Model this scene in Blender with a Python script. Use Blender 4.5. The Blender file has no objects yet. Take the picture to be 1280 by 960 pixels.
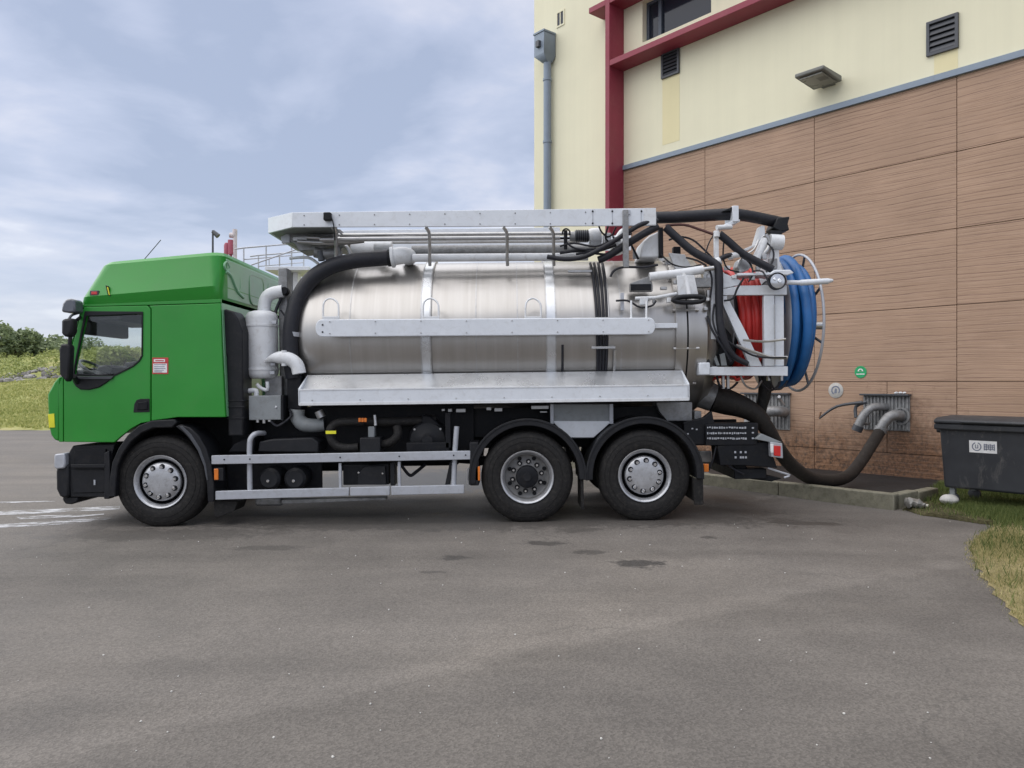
import bpy, bmesh, math, random
from mathutils import Vector, Matrix
from mathutils.geometry import tessellate_polygon
import numpy as np

random.seed(7)
rng = np.random.default_rng(7)
sc = bpy.context.scene
col = sc.collection
R = math.radians

# ------------------------------------------------------------------ camera, sky, sun, exposure
FPX, CAM_Z, CAM_D = 962.0, 1.6, 8.67        # focal length in photo pixels, eye height, distance to the truck's near side
cd = bpy.data.cameras.new('camera'); cam = bpy.data.objects.new('camera', cd); col.objects.link(cam)
cam.location = (0, -CAM_D, CAM_Z); cam.rotation_euler = (R(90), 0, 0)
cd.sensor_width = 36; cd.lens = 36 * FPX / 1280; cd.clip_start = 0.1; cd.clip_end = 3000
sc.camera = cam

SUN_EL, SUN_AZ = 66, 275                     # degrees; azimuth clockwise from +Y
wd = bpy.data.worlds.new('World'); sc.world = wd; wd.use_nodes = True
def build_world():
    nt = wd.node_tree; nt.nodes.clear(); N = nt.nodes.new; K = nt.links.new
    out = N('ShaderNodeOutputWorld'); bg = N('ShaderNodeBackground'); bg.inputs['Strength'].default_value = 0.105
    sky = N('ShaderNodeTexSky'); sky.sky_type = 'NISHITA'; sky.sun_disc = False
    sky.sun_elevation = R(SUN_EL); sky.sun_rotation = R(SUN_AZ); sky.dust_density = 2.0
    tc = N('ShaderNodeTexCoord'); sp = N('ShaderNodeSeparateXYZ'); K(tc.outputs['Generated'], sp.inputs[0])
    def m(op, a, b=None, c=None):
        n = N('ShaderNodeMath'); n.operation = op
        for i, v in enumerate((a, b, c)):
            if v is None: continue
            if isinstance(v, (int, float)): n.inputs[i].default_value = v
            else: K(v, n.inputs[i])
        return n.outputs[0]
    zz = m('ADD', m('MAXIMUM', sp.outputs['Z'], 0.0), 0.16)
    cb = N('ShaderNodeCombineXYZ'); K(m('DIVIDE', sp.outputs['X'], zz), cb.inputs[0]); K(m('DIVIDE', sp.outputs['Y'], zz), cb.inputs[1])
    def noise(scale, detail, rough, dist, off, lac=2.0, sx=1, sy=1):
        mp = N('ShaderNodeMapping'); mp.inputs['Location'].default_value = off; mp.inputs['Scale'].default_value = (sx, sy, 1)
        mp.inputs['Rotation'].default_value = (0, 0, 0.35)
        K(cb.outputs[0], mp.inputs[0])
        n = N('ShaderNodeTexNoise'); n.inputs['Scale'].default_value = scale; n.inputs['Detail'].default_value = detail
        n.inputs['Roughness'].default_value = rough; n.inputs['Distortion'].default_value = dist; n.inputs['Lacunarity'].default_value = lac
        K(mp.outputs[0], n.inputs['Vector']); return n.outputs['Fac']
    big = noise(0.55, 5, 0.55, 0.5, (3.1, 1.2, 0)); fine = noise(1.7, 7, 0.56, 0.25, (0.4, 5.2, 1.0), 2.0, 1.0, 1.15)
    f = m('ADD', m('MULTIPLY', big, 0.68), m('MULTIPLY', fine, 0.32))
    cr = N('ShaderNodeValToRGB'); K(f, cr.inputs[0]); e = cr.color_ramp.elements
    e[0].position = 0.40; e[0].color = (2.05, 2.35, 3.1, 1)
    e[1].position = 0.555; e[1].color = (4.8, 4.82, 5.1, 1)
    a = e.new(0.46); a.color = (2.75, 3.0, 3.75, 1); b = e.new(0.505); b.color = (3.5, 3.6, 4.15, 1)
    # the cloud sheet evens out towards the horizon
    hz = N('ShaderNodeMapRange'); K(sp.outputs['Z'], hz.inputs[0]); hz.inputs[1].default_value = 0.0; hz.inputs[2].default_value = 0.22
    hz.inputs[3].default_value = 0.9; hz.inputs[4].default_value = 0.0
    m1 = N('ShaderNodeMix'); m1.data_type = 'RGBA'; K(hz.outputs[0], m1.inputs[0]); K(cr.outputs[0], m1.inputs[6]); m1.inputs[7].default_value = (2.9, 3.2, 3.9, 1)
    m2 = N('ShaderNodeMix'); m2.data_type = 'RGBA'; m2.inputs[0].default_value = 0.86; K(sky.outputs[0], m2.inputs[6]); K(m1.outputs[2], m2.inputs[7])
    K(m2.outputs[2], bg.inputs['Color']); K(bg.outputs[0], out.inputs[0])
build_world()
sd = bpy.data.lights.new('sun', 'SUN'); sd.energy = 1.5; sd.angle = R(115); sd.color = (1.0, 0.96, 0.9)
sun = bpy.data.objects.new('sun', sd); col.objects.link(sun)
_d = Vector((math.sin(R(SUN_AZ)) * math.cos(R(SUN_EL)), math.cos(R(SUN_AZ)) * math.cos(R(SUN_EL)), math.sin(R(SUN_EL))))
sun.rotation_euler = _d.to_track_quat('Z', 'Y').to_euler(); sun.location = (-10, -15, 30)
vs = sc.view_settings; vs.view_transform = 'Standard'; vs.look = 'None'; vs.gamma = 1; vs.exposure = 1.0
sc.cycles.use_denoising = True
sc.cycles.max_bounces = 8; sc.cycles.transparent_max_bounces = 16

# ------------------------------------------------------------------ mesh helpers
def tag(o, label=None, cat=None, group=None, kind=None):
    if label: o['label'] = label
    if cat: o['category'] = cat
    if group: o['group'] = group
    if kind: o['kind'] = kind
    return o
def empty(name, loc=(0, 0, 0), rot=(0, 0, 0)):
    o = bpy.data.objects.new(name, None); o.empty_display_size = 0.2; col.objects.link(o)
    o.location = loc; o.rotation_euler = rot; return o
def smooth_mesh(me, angle):
    me.polygons.foreach_set('use_smooth', [True] * len(me.polygons))
    bm = bmesh.new(); bm.from_mesh(me)
    for e in bm.edges:
        if len(e.link_faces) == 2:
            try: e.smooth = e.calc_face_angle() < angle
            except ValueError: e.smooth = True
    bm.to_mesh(me); bm.free()
class MB:
    def __init__(s): s.v = []; s.f = []
    def add(s, vs, fs):
        n = len(s.v); s.v += [tuple(p) for p in vs]; s.f += [tuple(i + n for i in f) for f in fs]; return s
    def box(s, x0, x1, y0, y1, z0, z1):
        return s.add([(x0,y0,z0),(x1,y0,z0),(x1,y1,z0),(x0,y1,z0),(x0,y0,z1),(x1,y0,z1),(x1,y1,z1),(x0,y1,z1)],
                     [(0,3,2,1),(4,5,6,7),(0,1,5,4),(1,2,6,5),(2,3,7,6),(3,0,4,7)])
    def prism(s, poly, y0, y1, hole=None):
        """poly: (x, z) outline extruded along y; optional hole outline"""
        n = len(poly)
        if hole is None:
            s.add([(x, y0, z) for x, z in poly] + [(x, y1, z) for x, z in poly],
                  [tuple(range(n)), tuple(range(2*n-1, n-1, -1))] + [(i, i+n, (i+1) % n + n, (i+1) % n) for i in range(n)])
        else:
            h = len(hole); allp = list(poly) + list(hole)
            tris = tessellate_polygon([[Vector((x, z, 0)) for x, z in poly], [Vector((x, z, 0)) for x, z in hole]])
            m = n + h
            V = [(x, y0, z) for x, z in allp] + [(x, y1, z) for x, z in allp]
            F = [tuple(t) for t in tris] + [(t[2]+m, t[1]+m, t[0]+m) for t in tris]
            F += [(i, i+m, (i+1) % n + m, (i+1) % n) for i in range(n)]
            F += [(n+i, n+i+m, n+(i+1) % h + m, n+(i+1) % h) for i in range(h)]
            s.add(V, F)
        return s
    def slab(s, poly, z0, z1):
        n = len(poly)
        return s.add([(x, y, z0) for x, y in poly] + [(x, y, z1) for x, y in poly],
              [tuple(range(n-1, -1, -1)), tuple(range(n, 2*n))] + [(i, (i+1) % n, (i+1) % n + n, i+n) for i in range(n)])
    def tube(s, pts, r, seg=10, sub=0, caps=True, closed=False):
        P = [Vector(p) for p in pts]; n = len(P)
        rr = list(r) if isinstance(r, (list, tuple)) else [r] * n
        if sub:
            Q, q = [], []
            for i in range(n if closed else n - 1):
                g = (lambda k: P[k % n]) if closed else (lambda k: P[max(0, min(n-1, k))])
                p0, p1, p2, p3 = g(i-1), g(i), g(i+1), g(i+2)
                for j in range(sub):
                    t = j / sub
                    Q.append(0.5 * ((2*p1) + (p2-p0)*t + (2*p0-5*p1+4*p2-p3)*t*t + (3*p1-p0-3*p2+p3)*t**3))
                    q.append(rr[i] * (1-t) + rr[(i+1) % n] * t)
            if not closed: Q.append(P[-1]); q.append(rr[-1])
            P, rr, n = Q, q, len(Q)
        T = []
        for i in range(n):
            a = P[(i-1) % n] if closed or i > 0 else P[0]; b = P[(i+1) % n] if closed or i < n-1 else P[-1]
            T.append((b - a).normalized())
        u = T[0].orthogonal().normalized(); base = len(s.v); V = []
        for i in range(n):
            if i: u = (u - T[i] * u.dot(T[i])); u = u.normalized() if u.length > 1e-6 else T[i].orthogonal().normalized()
            w = T[i].cross(u)
            for k in range(seg):
                a = 2 * math.pi * k / seg; V.append(P[i] + (u * math.cos(a) + w * math.sin(a)) * rr[i])
        F = []
        for i in range(n if closed else n - 1):
            j = (i + 1) % n
            for k in range(seg):
                l = (k + 1) % seg; F.append((i*seg+k, i*seg+l, j*seg+l, j*seg+k))
        if caps and not closed:
            F.append(tuple(range(seg-1, -1, -1))); F.append(tuple((n-1)*seg + k for k in range(seg)))
        return s.add(V, F)
    def lathe(s, prof, o=(0, 0, 0), axis='y', seg=32, a0=0, a1=None):
        """prof: (radius, along axis); closes at zero radius"""
        full = a1 is None; n = len(prof); V = []; m = seg if full else seg + 1
        for k in range(m):
            a = 2*math.pi*k/seg if full else a0 + (a1-a0)*k/seg
            c, sn = math.cos(a), math.sin(a)
            for r, h in prof:
                if axis == 'y': V.append((o[0]+r*c, o[1]+h, o[2]+r*sn))
                elif axis == 'x': V.append((o[0]+h, o[1]+r*c, o[2]+r*sn))
                else: V.append((o[0]+r*c, o[1]+r*sn, o[2]+h))
        F = []
        for k in range(seg):
            l = (k+1) % m
            for i in range(n-1): F.append((k*n+i, k*n+i+1, l*n+i+1, l*n+i))
        return s.add(V, F)
    def build(s, name, mat, parent=None, bevel=0, smooth=40, loc=None, seg=2):
        me = bpy.data.meshes.new(name); me.from_pydata(s.v, [], s.f)
        bm = bmesh.new(); bm.from_mesh(me); bmesh.ops.remove_doubles(bm, verts=bm.verts, dist=1e-5)
        bmesh.ops.recalc_face_normals(bm, faces=bm.faces); bm.to_mesh(me); bm.free()
        if smooth: smooth_mesh(me, R(smooth))
        o = bpy.data.objects.new(name, me); col.objects.link(o); me.materials.append(mat)
        if parent: o.parent = parent
        if loc: o.location = loc
        if bevel:
            b = o.modifiers.new('bevel', 'BEVEL'); b.width = bevel; b.segments = seg; b.limit_method = 'ANGLE'; b.angle_limit = R(35)
        return o
def copy_part(o, parent, loc=None):
    c = o.copy(); col.objects.link(c); c.parent = parent
    if loc: c.location = loc
    return c
def arc(cx, cz, r, a0, a1, n):
    return [(cx + r*math.cos(R(a0+(a1-a0)*i/n)), cz + r*math.sin(R(a0+(a1-a0)*i/n))) for i in range(n+1)]

# ------------------------------------------------------------------ materials
MATS = {}
class NT:
    def __init__(s, name):
        s.m = bpy.data.materials.new(name); s.m.use_nodes = True; s.t = s.m.node_tree; s.t.nodes.clear()
        s.out = s.t.nodes.new('ShaderNodeOutputMaterial'); s.b = s.t.nodes.new('ShaderNodeBsdfPrincipled')
        s.t.links.new(s.b.outputs[0], s.out.inputs[0]); MATS[name] = s.m
    def n(s, t, **kw):
        x = s.t.nodes.new('ShaderNode' + t)
        for k, v in kw.items(): setattr(x, k, v)
        return x
    def k(s, a, b): s.t.links.new(a, b)
    def set(s, **kw):
        for k, v in kw.items(): s.b.inputs[k.replace('_', ' ')].default_value = v
    def co(s, kind='Object', scale=(1, 1, 1), rnd=False):
        tc = s.n('TexCoord'); mp = s.n('Mapping'); mp.inputs['Scale'].default_value = scale; s.k(tc.outputs[kind], mp.inputs[0])
        if rnd:
            oi = s.n('ObjectInfo'); v = s.n('VectorMath', operation='SCALE'); s.k(oi.outputs['Random'], v.inputs['Scale']); v.inputs[0].default_value = (37, 19, 53)
            s.k(v.outputs[0], mp.inputs['Location'])
        return mp.outputs[0]
    def noise(s, vec, scale, detail=4, rough=0.55, dist=0.0):
        x = s.n('TexNoise'); x.inputs['Scale'].default_value = scale; x.inputs['Detail'].default_value = detail
        x.inputs['Roughness'].default_value = rough; x.inputs['Distortion'].default_value = dist
        if vec is not None: s.k(vec, x.inputs['Vector'])
        return x.outputs['Fac']
    def ramp(s, fac, stops):
        x = s.n('ValToRGB'); s.k(fac, x.inputs[0]); e = x.color_ramp.elements
        for i, (p, c) in enumerate(stops):
            el = e[i] if i < 2 else e.new(p)
            el.position = p; el.color = (c, c, c, 1) if isinstance(c, (int, float)) else (*c, 1)
        return x.outputs[0]
    def mix(s, fac, a, b, mode='MIX'):
        x = s.n('Mix', data_type='RGBA', blend_type=mode)
        for v, i in ((fac, 0), (a, 6), (b, 7)):
            if isinstance(v, (int, float)): x.inputs[i].default_value = v if i == 0 else (v, v, v, 1)
            elif isinstance(v, tuple): x.inputs[i].default_value = (*v, 1)
            else: s.k(v, x.inputs[i])
        return x.outputs[2]
    def math(s, op, a, b=None, c=None, clamp=False):
        x = s.n('Math', operation=op); x.use_clamp = clamp
        for i, v in enumerate((a, b, c)):
            if v is None: continue
            if isinstance(v, (int, float)): x.inputs[i].default_value = v
            else: s.k(v, x.inputs[i])
        return x.outputs[0]
    def bump(s, h, strength=0.3, dist=0.01):
        x = s.n('Bump'); x.inputs['Strength'].default_value = strength; x.inputs['Distance'].default_value = dist
        s.k(h, x.inputs['Height']); s.k(x.outputs[0], s.b.inputs['Normal'])
def simple(name, color, rough=0.5, metal=0.0, coat=0.0, var=0.15, nscale=6.0, bump=0.0, bscale=60.0, spec=0.5, dirt=None):
    t = NT(name); c = t.co('Object')
    nz = t.noise(c, nscale, 5, 0.6)
    dark = tuple(x * (1 - var) for x in color); light = tuple(min(1, x * (1 + var)) for x in color)
    cc = t.ramp(nz, [(0.3, dark), (0.7, light)])
    if dirt:
        d = t.noise(c, nscale * 2.3, 6, 0.7, 0.6); msk = t.ramp(d, [(0.5, 0.0), (0.75, 1.0)])
        cc = t.mix(t.math('MULTIPLY', msk, dirt[1]), cc, dirt[0])
    t.k(cc, t.b.inputs['Base Color'])
    rr = t.ramp(nz, [(0.25, max(0, rough - 0.08)), (0.75, min(1, rough + 0.08))]); t.k(rr, t.b.inputs['Roughness'])
    t.set(Metallic=metal, Coat_Weight=coat, Coat_Roughness=0.12, Specular_IOR_Level=spec)
    if bump: t.bump(t.noise(c, bscale, 4 if bscale > 5 else 1, 0.6), bump, 0.01 if bscale > 5 else 0.25)
    return t.m
M = {}
M['green'] = simple('green_paint', (0.013, 0.25, 0.019), 0.42, coat=0.3, var=0.07, nscale=1.5, dirt=((0.1, 0.17, 0.07), 0.12), bump=0.05, bscale=1.6)
M['green_skylit'] = simple('sky_lit_green_paint', (0.17, 0.40, 0.22), 0.45, coat=0.6, var=0.1, nscale=2.5, dirt=((0.2, 0.3, 0.2), 0.4))  # cab rear green, paled to put the sky's reflection into the colour
M['white'] = simple('white_paint', (0.7, 0.72, 0.74), 0.4, var=0.05, dirt=((0.42, 0.4, 0.37), 0.5))
M['alu'] = simple('pale_aluminium', (0.70, 0.735, 0.78), 0.42, metal=0.1, var=0.04, dirt=((0.45, 0.45, 0.44), 0.35))
M['rail'] = simple('anodised_rail', (0.45, 0.47, 0.51), 0.45, metal=0.3, var=0.06, dirt=((0.3, 0.29, 0.28), 0.5))
M['steel'] = simple('worn_steel', (0.46, 0.46, 0.46), 0.36, metal=0.85, var=0.12, nscale=9, dirt=((0.25, 0.23, 0.2), 0.5))
M['galv'] = simple('galvanised_steel', (0.27, 0.275, 0.28), 0.52, metal=0.5, var=0.25, nscale=14, bump=0.1, dirt=((0.16, 0.13, 0.1), 0.6))
M['greybox'] = simple('grey_painted_steel', (0.24, 0.26, 0.27), 0.45, var=0.08, dirt=((0.12, 0.11, 0.1), 0.4))
M['black'] = simple('black_plastic', (0.012, 0.013, 0.016), 0.5, var=0.2, bump=0.05, bscale=150, dirt=((0.04, 0.037, 0.034), 0.4), spec=0.3)
M['chassis'] = simple('chassis_paint', (0.007, 0.008, 0.011), 0.55, var=0.3, dirt=((0.03, 0.027, 0.024), 0.5), spec=0.25)
M['rubber'] = simple('rubber', (0.013, 0.0125, 0.0125), 0.65, var=0.2, nscale=12, bump=0.08, bscale=90, dirt=((0.055, 0.05, 0.044), 0.7), spec=0.3)
M['hose'] = simple('hose_rubber', (0.015, 0.016, 0.022), 0.5, var=0.15, nscale=8, dirt=((0.05, 0.046, 0.042), 0.4), spec=0.35)
M['oldhose'] = simple('old_hose_rubber', (0.022, 0.0195, 0.018), 0.62, var=0.25, nscale=8, bump=0.1, dirt=((0.06, 0.05, 0.042), 0.6), spec=0.3)
M['redhose'] = simple('red_hose', (0.55, 0.035, 0.03), 0.4, var=0.12)
M['bluehose'] = simple('blue_hose', (0.02, 0.125, 0.35), 0.42, var=0.15)
M['rimsteel'] = simple('wheel_silver', (0.5, 0.51, 0.53), 0.38, metal=0.7, var=0.1, nscale=10, dirt=((0.2, 0.18, 0.16), 0.5))
M['darkrim'] = simple('dark_wheel_disc', (0.22, 0.22, 0.22), 0.55, metal=0.3, var=0.25, nscale=12, dirt=((0.2, 0.17, 0.14), 0.6))
M['brightalu'] = simple('bright_aluminium', (0.66, 0.68, 0.7), 0.3, metal=0.75, var=0.06, nscale=3, dirt=((0.4, 0.39, 0.38), 0.4))
M['chrome'] = simple('bright_chrome', (0.75, 0.76, 0.78), 0.14, metal=1.0, var=0.05)
M['amber'] = simple('amber_lens', (0.75, 0.2, 0.02), 0.2, coat=0.6)
M['redlens'] = simple('red_lens', (0.6, 0.02, 0.02), 0.2, coat=0.6)
M['yellow'] = simple('yellow_reflector', (0.75, 0.72, 0.03), 0.3, coat=0.4)
M['stickred'] = simple('red_sticker', (0.5, 0.05, 0.05), 0.4)
M['stickwhite'] = simple('white_sticker', (0.78, 0.78, 0.78), 0.45)
M['ink'] = simple('grey_ink', (0.18, 0.2, 0.26), 0.5)
M['interior'] = simple('cab_interior', (0.035, 0.037, 0.042), 0.6, var=0.15)
M['lens'] = simple('lamp_lens', (0.6, 0.62, 0.65), 0.12, metal=0.6)
M['darklens'] = simple('smoked_lens', (0.09, 0.1, 0.12), 0.15, coat=0.6)
M['redpaint'] = simple('red_building_paint', (0.25, 0.03, 0.055), 0.55, var=0.08, nscale=2, dirt=((0.32, 0.09, 0.1), 0.35))
M['zinc'] = simple('blue_grey_zinc', (0.22, 0.27, 0.33), 0.5, metal=0.2, var=0.08)
M['darkgrey'] = simple('dark_grey_metal', (0.07, 0.075, 0.085), 0.45, metal=0.2, var=0.1)
M['lampgrey'] = simple('lamp_body_grey', (0.16, 0.165, 0.15), 0.5, var=0.1)
M['binplastic'] = None
M['signgreen'] = simple('green_sign', (0.02, 0.36, 0.13), 0.4)
M['winframe'] = simple('window_frame', (0.06, 0.075, 0.1), 0.45)
def glass(name, tint, gl=0.5):
    t = NT(name); t.t.nodes.remove(t.b)
    tr = t.n('BsdfTransparent'); tr.inputs[0].default_value = (*tint, 1)
    g = t.n('BsdfGlossy'); g.inputs['Roughness'].default_value = 0.03
    fr = t.n('LayerWeight'); fr.inputs[0].default_value = 0.5
    mx = t.n('MixShader'); t.k(t.math('ADD', t.math('MULTIPLY', t.math('POWER', fr.outputs['Facing'], 5.0), 0.75), 0.05), mx.inputs[0]); t.k(tr.outputs[0], mx.inputs[1]); t.k(g.outputs[0], mx.inputs[2])
    t.k(mx.outputs[0], t.out.inputs[0]); return t.m
M['cabglass'] = glass('cab_glass', (0.95, 0.97, 0.96))
M['winglass'] = simple('building_window_glass', (0.02, 0.024, 0.036), 0.06, coat=0.2, var=0.1, nscale=0.6, spec=0.25)
def mat_tank():
    t = NT('brushed_stainless'); c = t.co('Object', (1, 1, 1))
    st = t.noise(t.co('Object', (55, 0.8, 0.8)), 1.0, 4, 0.6)            # vertical brushing and run marks
    st2 = t.noise(t.co('Object', (9, 0.5, 0.6)), 1.0, 5, 0.65)
    cl = t.noise(c, 2.2, 5, 0.6, 0.4)
    a = t.ramp(st2, [(0.3, (0.40, 0.385, 0.365)), (0.7, (0.46, 0.448, 0.432))])
    sp = t.ramp(t.noise(c, 26, 3, 0.6), [(0.62, 0.0), (0.72, 1.0)])
    a = t.mix(t.math('MULTIPLY', sp, 0.25), a, (0.42, 0.4, 0.37))
    run = t.ramp(t.noise(t.co('Object', (16, 0.35, 0.45)), 1.0, 3, 0.5), [(0.58, 0.0), (0.66, 1.0)])
    a = t.mix(t.math('MULTIPLY', run, 0.14), a, (0.62, 0.61, 0.6))
    t.k(a, t.b.inputs['Base Color']); t.set(Metallic=0.93)
    r = t.math('ADD', t.math('MULTIPLY', st, 0.06), t.math('ADD', t.math('MULTIPLY', cl, 0.14), 0.23)); t.k(r, t.b.inputs['Roughness'])
    t.bump(t.math('ADD', t.math('MULTIPLY', st, 0.08), cl), 0.10, 0.012); return t.m
M['tank'] = mat_tank()
def mat_asphalt(stains_shade):
    t = NT('old_asphalt'); c = t.co('Object')
    big = t.noise(c, 0.22, 5, 0.55, 0.6); mid = t.noise(c, 1.3, 5, 0.6, 0.3); fine = t.noise(c, 60, 3, 0.7); agg = t.n('TexVoronoi'); agg.inputs['Scale'].default_value = 95; t.k(c, agg.inputs['Vector'])
    base = t.ramp(big, [(0.3, (0.108, 0.098, 0.090)), (0.55, (0.158, 0.143, 0.127)), (0.75, (0.21, 0.184, 0.154))])
    base = t.mix(0.55, base, t.ramp(mid, [(0.25, (0.098, 0.09, 0.083)), (0.75, (0.195, 0.178, 0.160))]))
    speck = t.ramp(agg.outputs['Color'], [(0.2, 0.66), (0.8, 1.34)])
    base = t.mix(0.55, base, speck, 'MULTIPLY')
    base = t.mix(0.3, base, t.ramp(fine, [(0.3, 0.65), (0.7, 1.35)]), 'MULTIPLY')
    trk = t.noise(t.co('Object', (0.10, 0.9, 1)), 1.0, 5, 0.6, 0.35)
    base = t.mix(0.75, base, t.ramp(trk, [(0.3, 0.72), (0.5, 1.0), (0.72, 1.22)]), 'MULTIPLY')
    # pale single stones in the wearing course
    v2 = t.n('TexVoronoi'); v2.inputs['Scale'].default_value = 17; t.k(c, v2.inputs['Vector'])
    sc_ = t.n('SeparateColor'); t.k(v2.outputs['Color'], sc_.inputs[0])
    ch = t.math('MULTIPLY', t.ramp(v2.outputs['Distance'], [(0.03, 1.0), (0.06, 0.0)]), t.ramp(sc_.outputs[0], [(0.6, 0.0), (0.65, 1.0)]))
    base = t.mix(t.math('MULTIPLY', ch, 0.5), base, (0.36, 0.34, 0.31))
    wob = t.noise(c, 3.0, 5, 0.65); wob2 = t.noise(c, 14, 4, 0.6)
    sp = t.n('SeparateXYZ'); t.k(c, sp.inputs[0])
    acc = None
    for (x, y, rx, ry, amt) in stains_shade:
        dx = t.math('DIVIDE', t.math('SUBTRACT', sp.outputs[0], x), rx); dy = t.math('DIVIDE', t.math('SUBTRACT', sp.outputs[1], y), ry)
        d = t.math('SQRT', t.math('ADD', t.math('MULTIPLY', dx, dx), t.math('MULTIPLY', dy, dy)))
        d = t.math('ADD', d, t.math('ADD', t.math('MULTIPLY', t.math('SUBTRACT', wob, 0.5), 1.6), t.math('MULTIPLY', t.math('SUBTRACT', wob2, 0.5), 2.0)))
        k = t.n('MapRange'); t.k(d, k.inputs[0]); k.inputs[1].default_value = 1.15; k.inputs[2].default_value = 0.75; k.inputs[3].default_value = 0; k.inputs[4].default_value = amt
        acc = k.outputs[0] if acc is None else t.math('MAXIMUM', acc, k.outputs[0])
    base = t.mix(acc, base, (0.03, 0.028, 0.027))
    # a newer, darker strip laid across the yard
    e1 = t.math('ADD', sp.outputs[1], t.math('ADD', t.math('MULTIPLY', sp.outputs[0], -0.58), t.math('MULTIPLY', t.math('SUBTRACT', wob, 0.5), 0.45)))
    k = t.n('MapRange'); t.k(e1, k.inputs[0]); k.inputs[1].default_value = -4.22; k.inputs[2].default_value = -4.32; k.inputs[3].default_value = 1.0; k.inputs[4].default_value = 0.87
    base = t.mix(1.0, base, k.outputs[0], 'MULTIPLY')
    k = t.n('MapRange'); t.k(t.math('ABSOLUTE', t.math('ADD', e1, 4.12)), k.inputs[0]); k.inputs[1].default_value = 0.02; k.inputs[2].default_value = 0.16; k.inputs[3].default_value = 1.07; k.inputs[4].default_value = 1.0
    base = t.mix(1.0, base, k.outputs[0], 'MULTIPLY')
    # cracks
    cr = t.n('TexVoronoi', feature='DISTANCE_TO_EDGE'); cr.inputs['Scale'].default_value = 0.42
    vv = t.n('Mix', data_type='VECTOR'); vv.inputs[0].default_value = 0.12; t.k(c, vv.inputs[4])
    nz = t.n('TexNoise'); nz.inputs['Scale'].default_value = 2.0; nz.inputs['Detail'].default_value = 6; t.k(c, nz.inputs['Vector'])
    vs_ = t.n('VectorMath', operation='SCALE'); vs_.inputs['Scale'].default_value = 6; t.k(nz.outputs['Color'], vs_.inputs[0]); t.k(vs_.outputs[0], vv.inputs[5])
    t.k(vv.outputs[1], cr.inputs['Vector'])
    crk = t.math('MULTIPLY', t.ramp(cr.outputs['Distance'], [(0.0, 1.0), (0.006, 0.0)]), t.ramp(t.noise(c, 0.5, 3), [(0.5, 0.0), (0.6, 0.28)]))
    base = t.mix(crk, base, (0.03, 0.03, 0.03))
    t.k(base, t.b.inputs['Base Color'])
    rr = t.mix(acc, t.ramp(mid, [(0.3, 0.72), (0.7, 0.92)]), 0.45); t.k(rr, t.b.inputs['Roughness'])
    t.set(Specular_IOR_Level=0.35)
    h = t.math('ADD', agg.outputs['Distance'], t.math('MULTIPLY', fine, 0.8)); t.bump(h, 0.4, 0.005); return t.m
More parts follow.
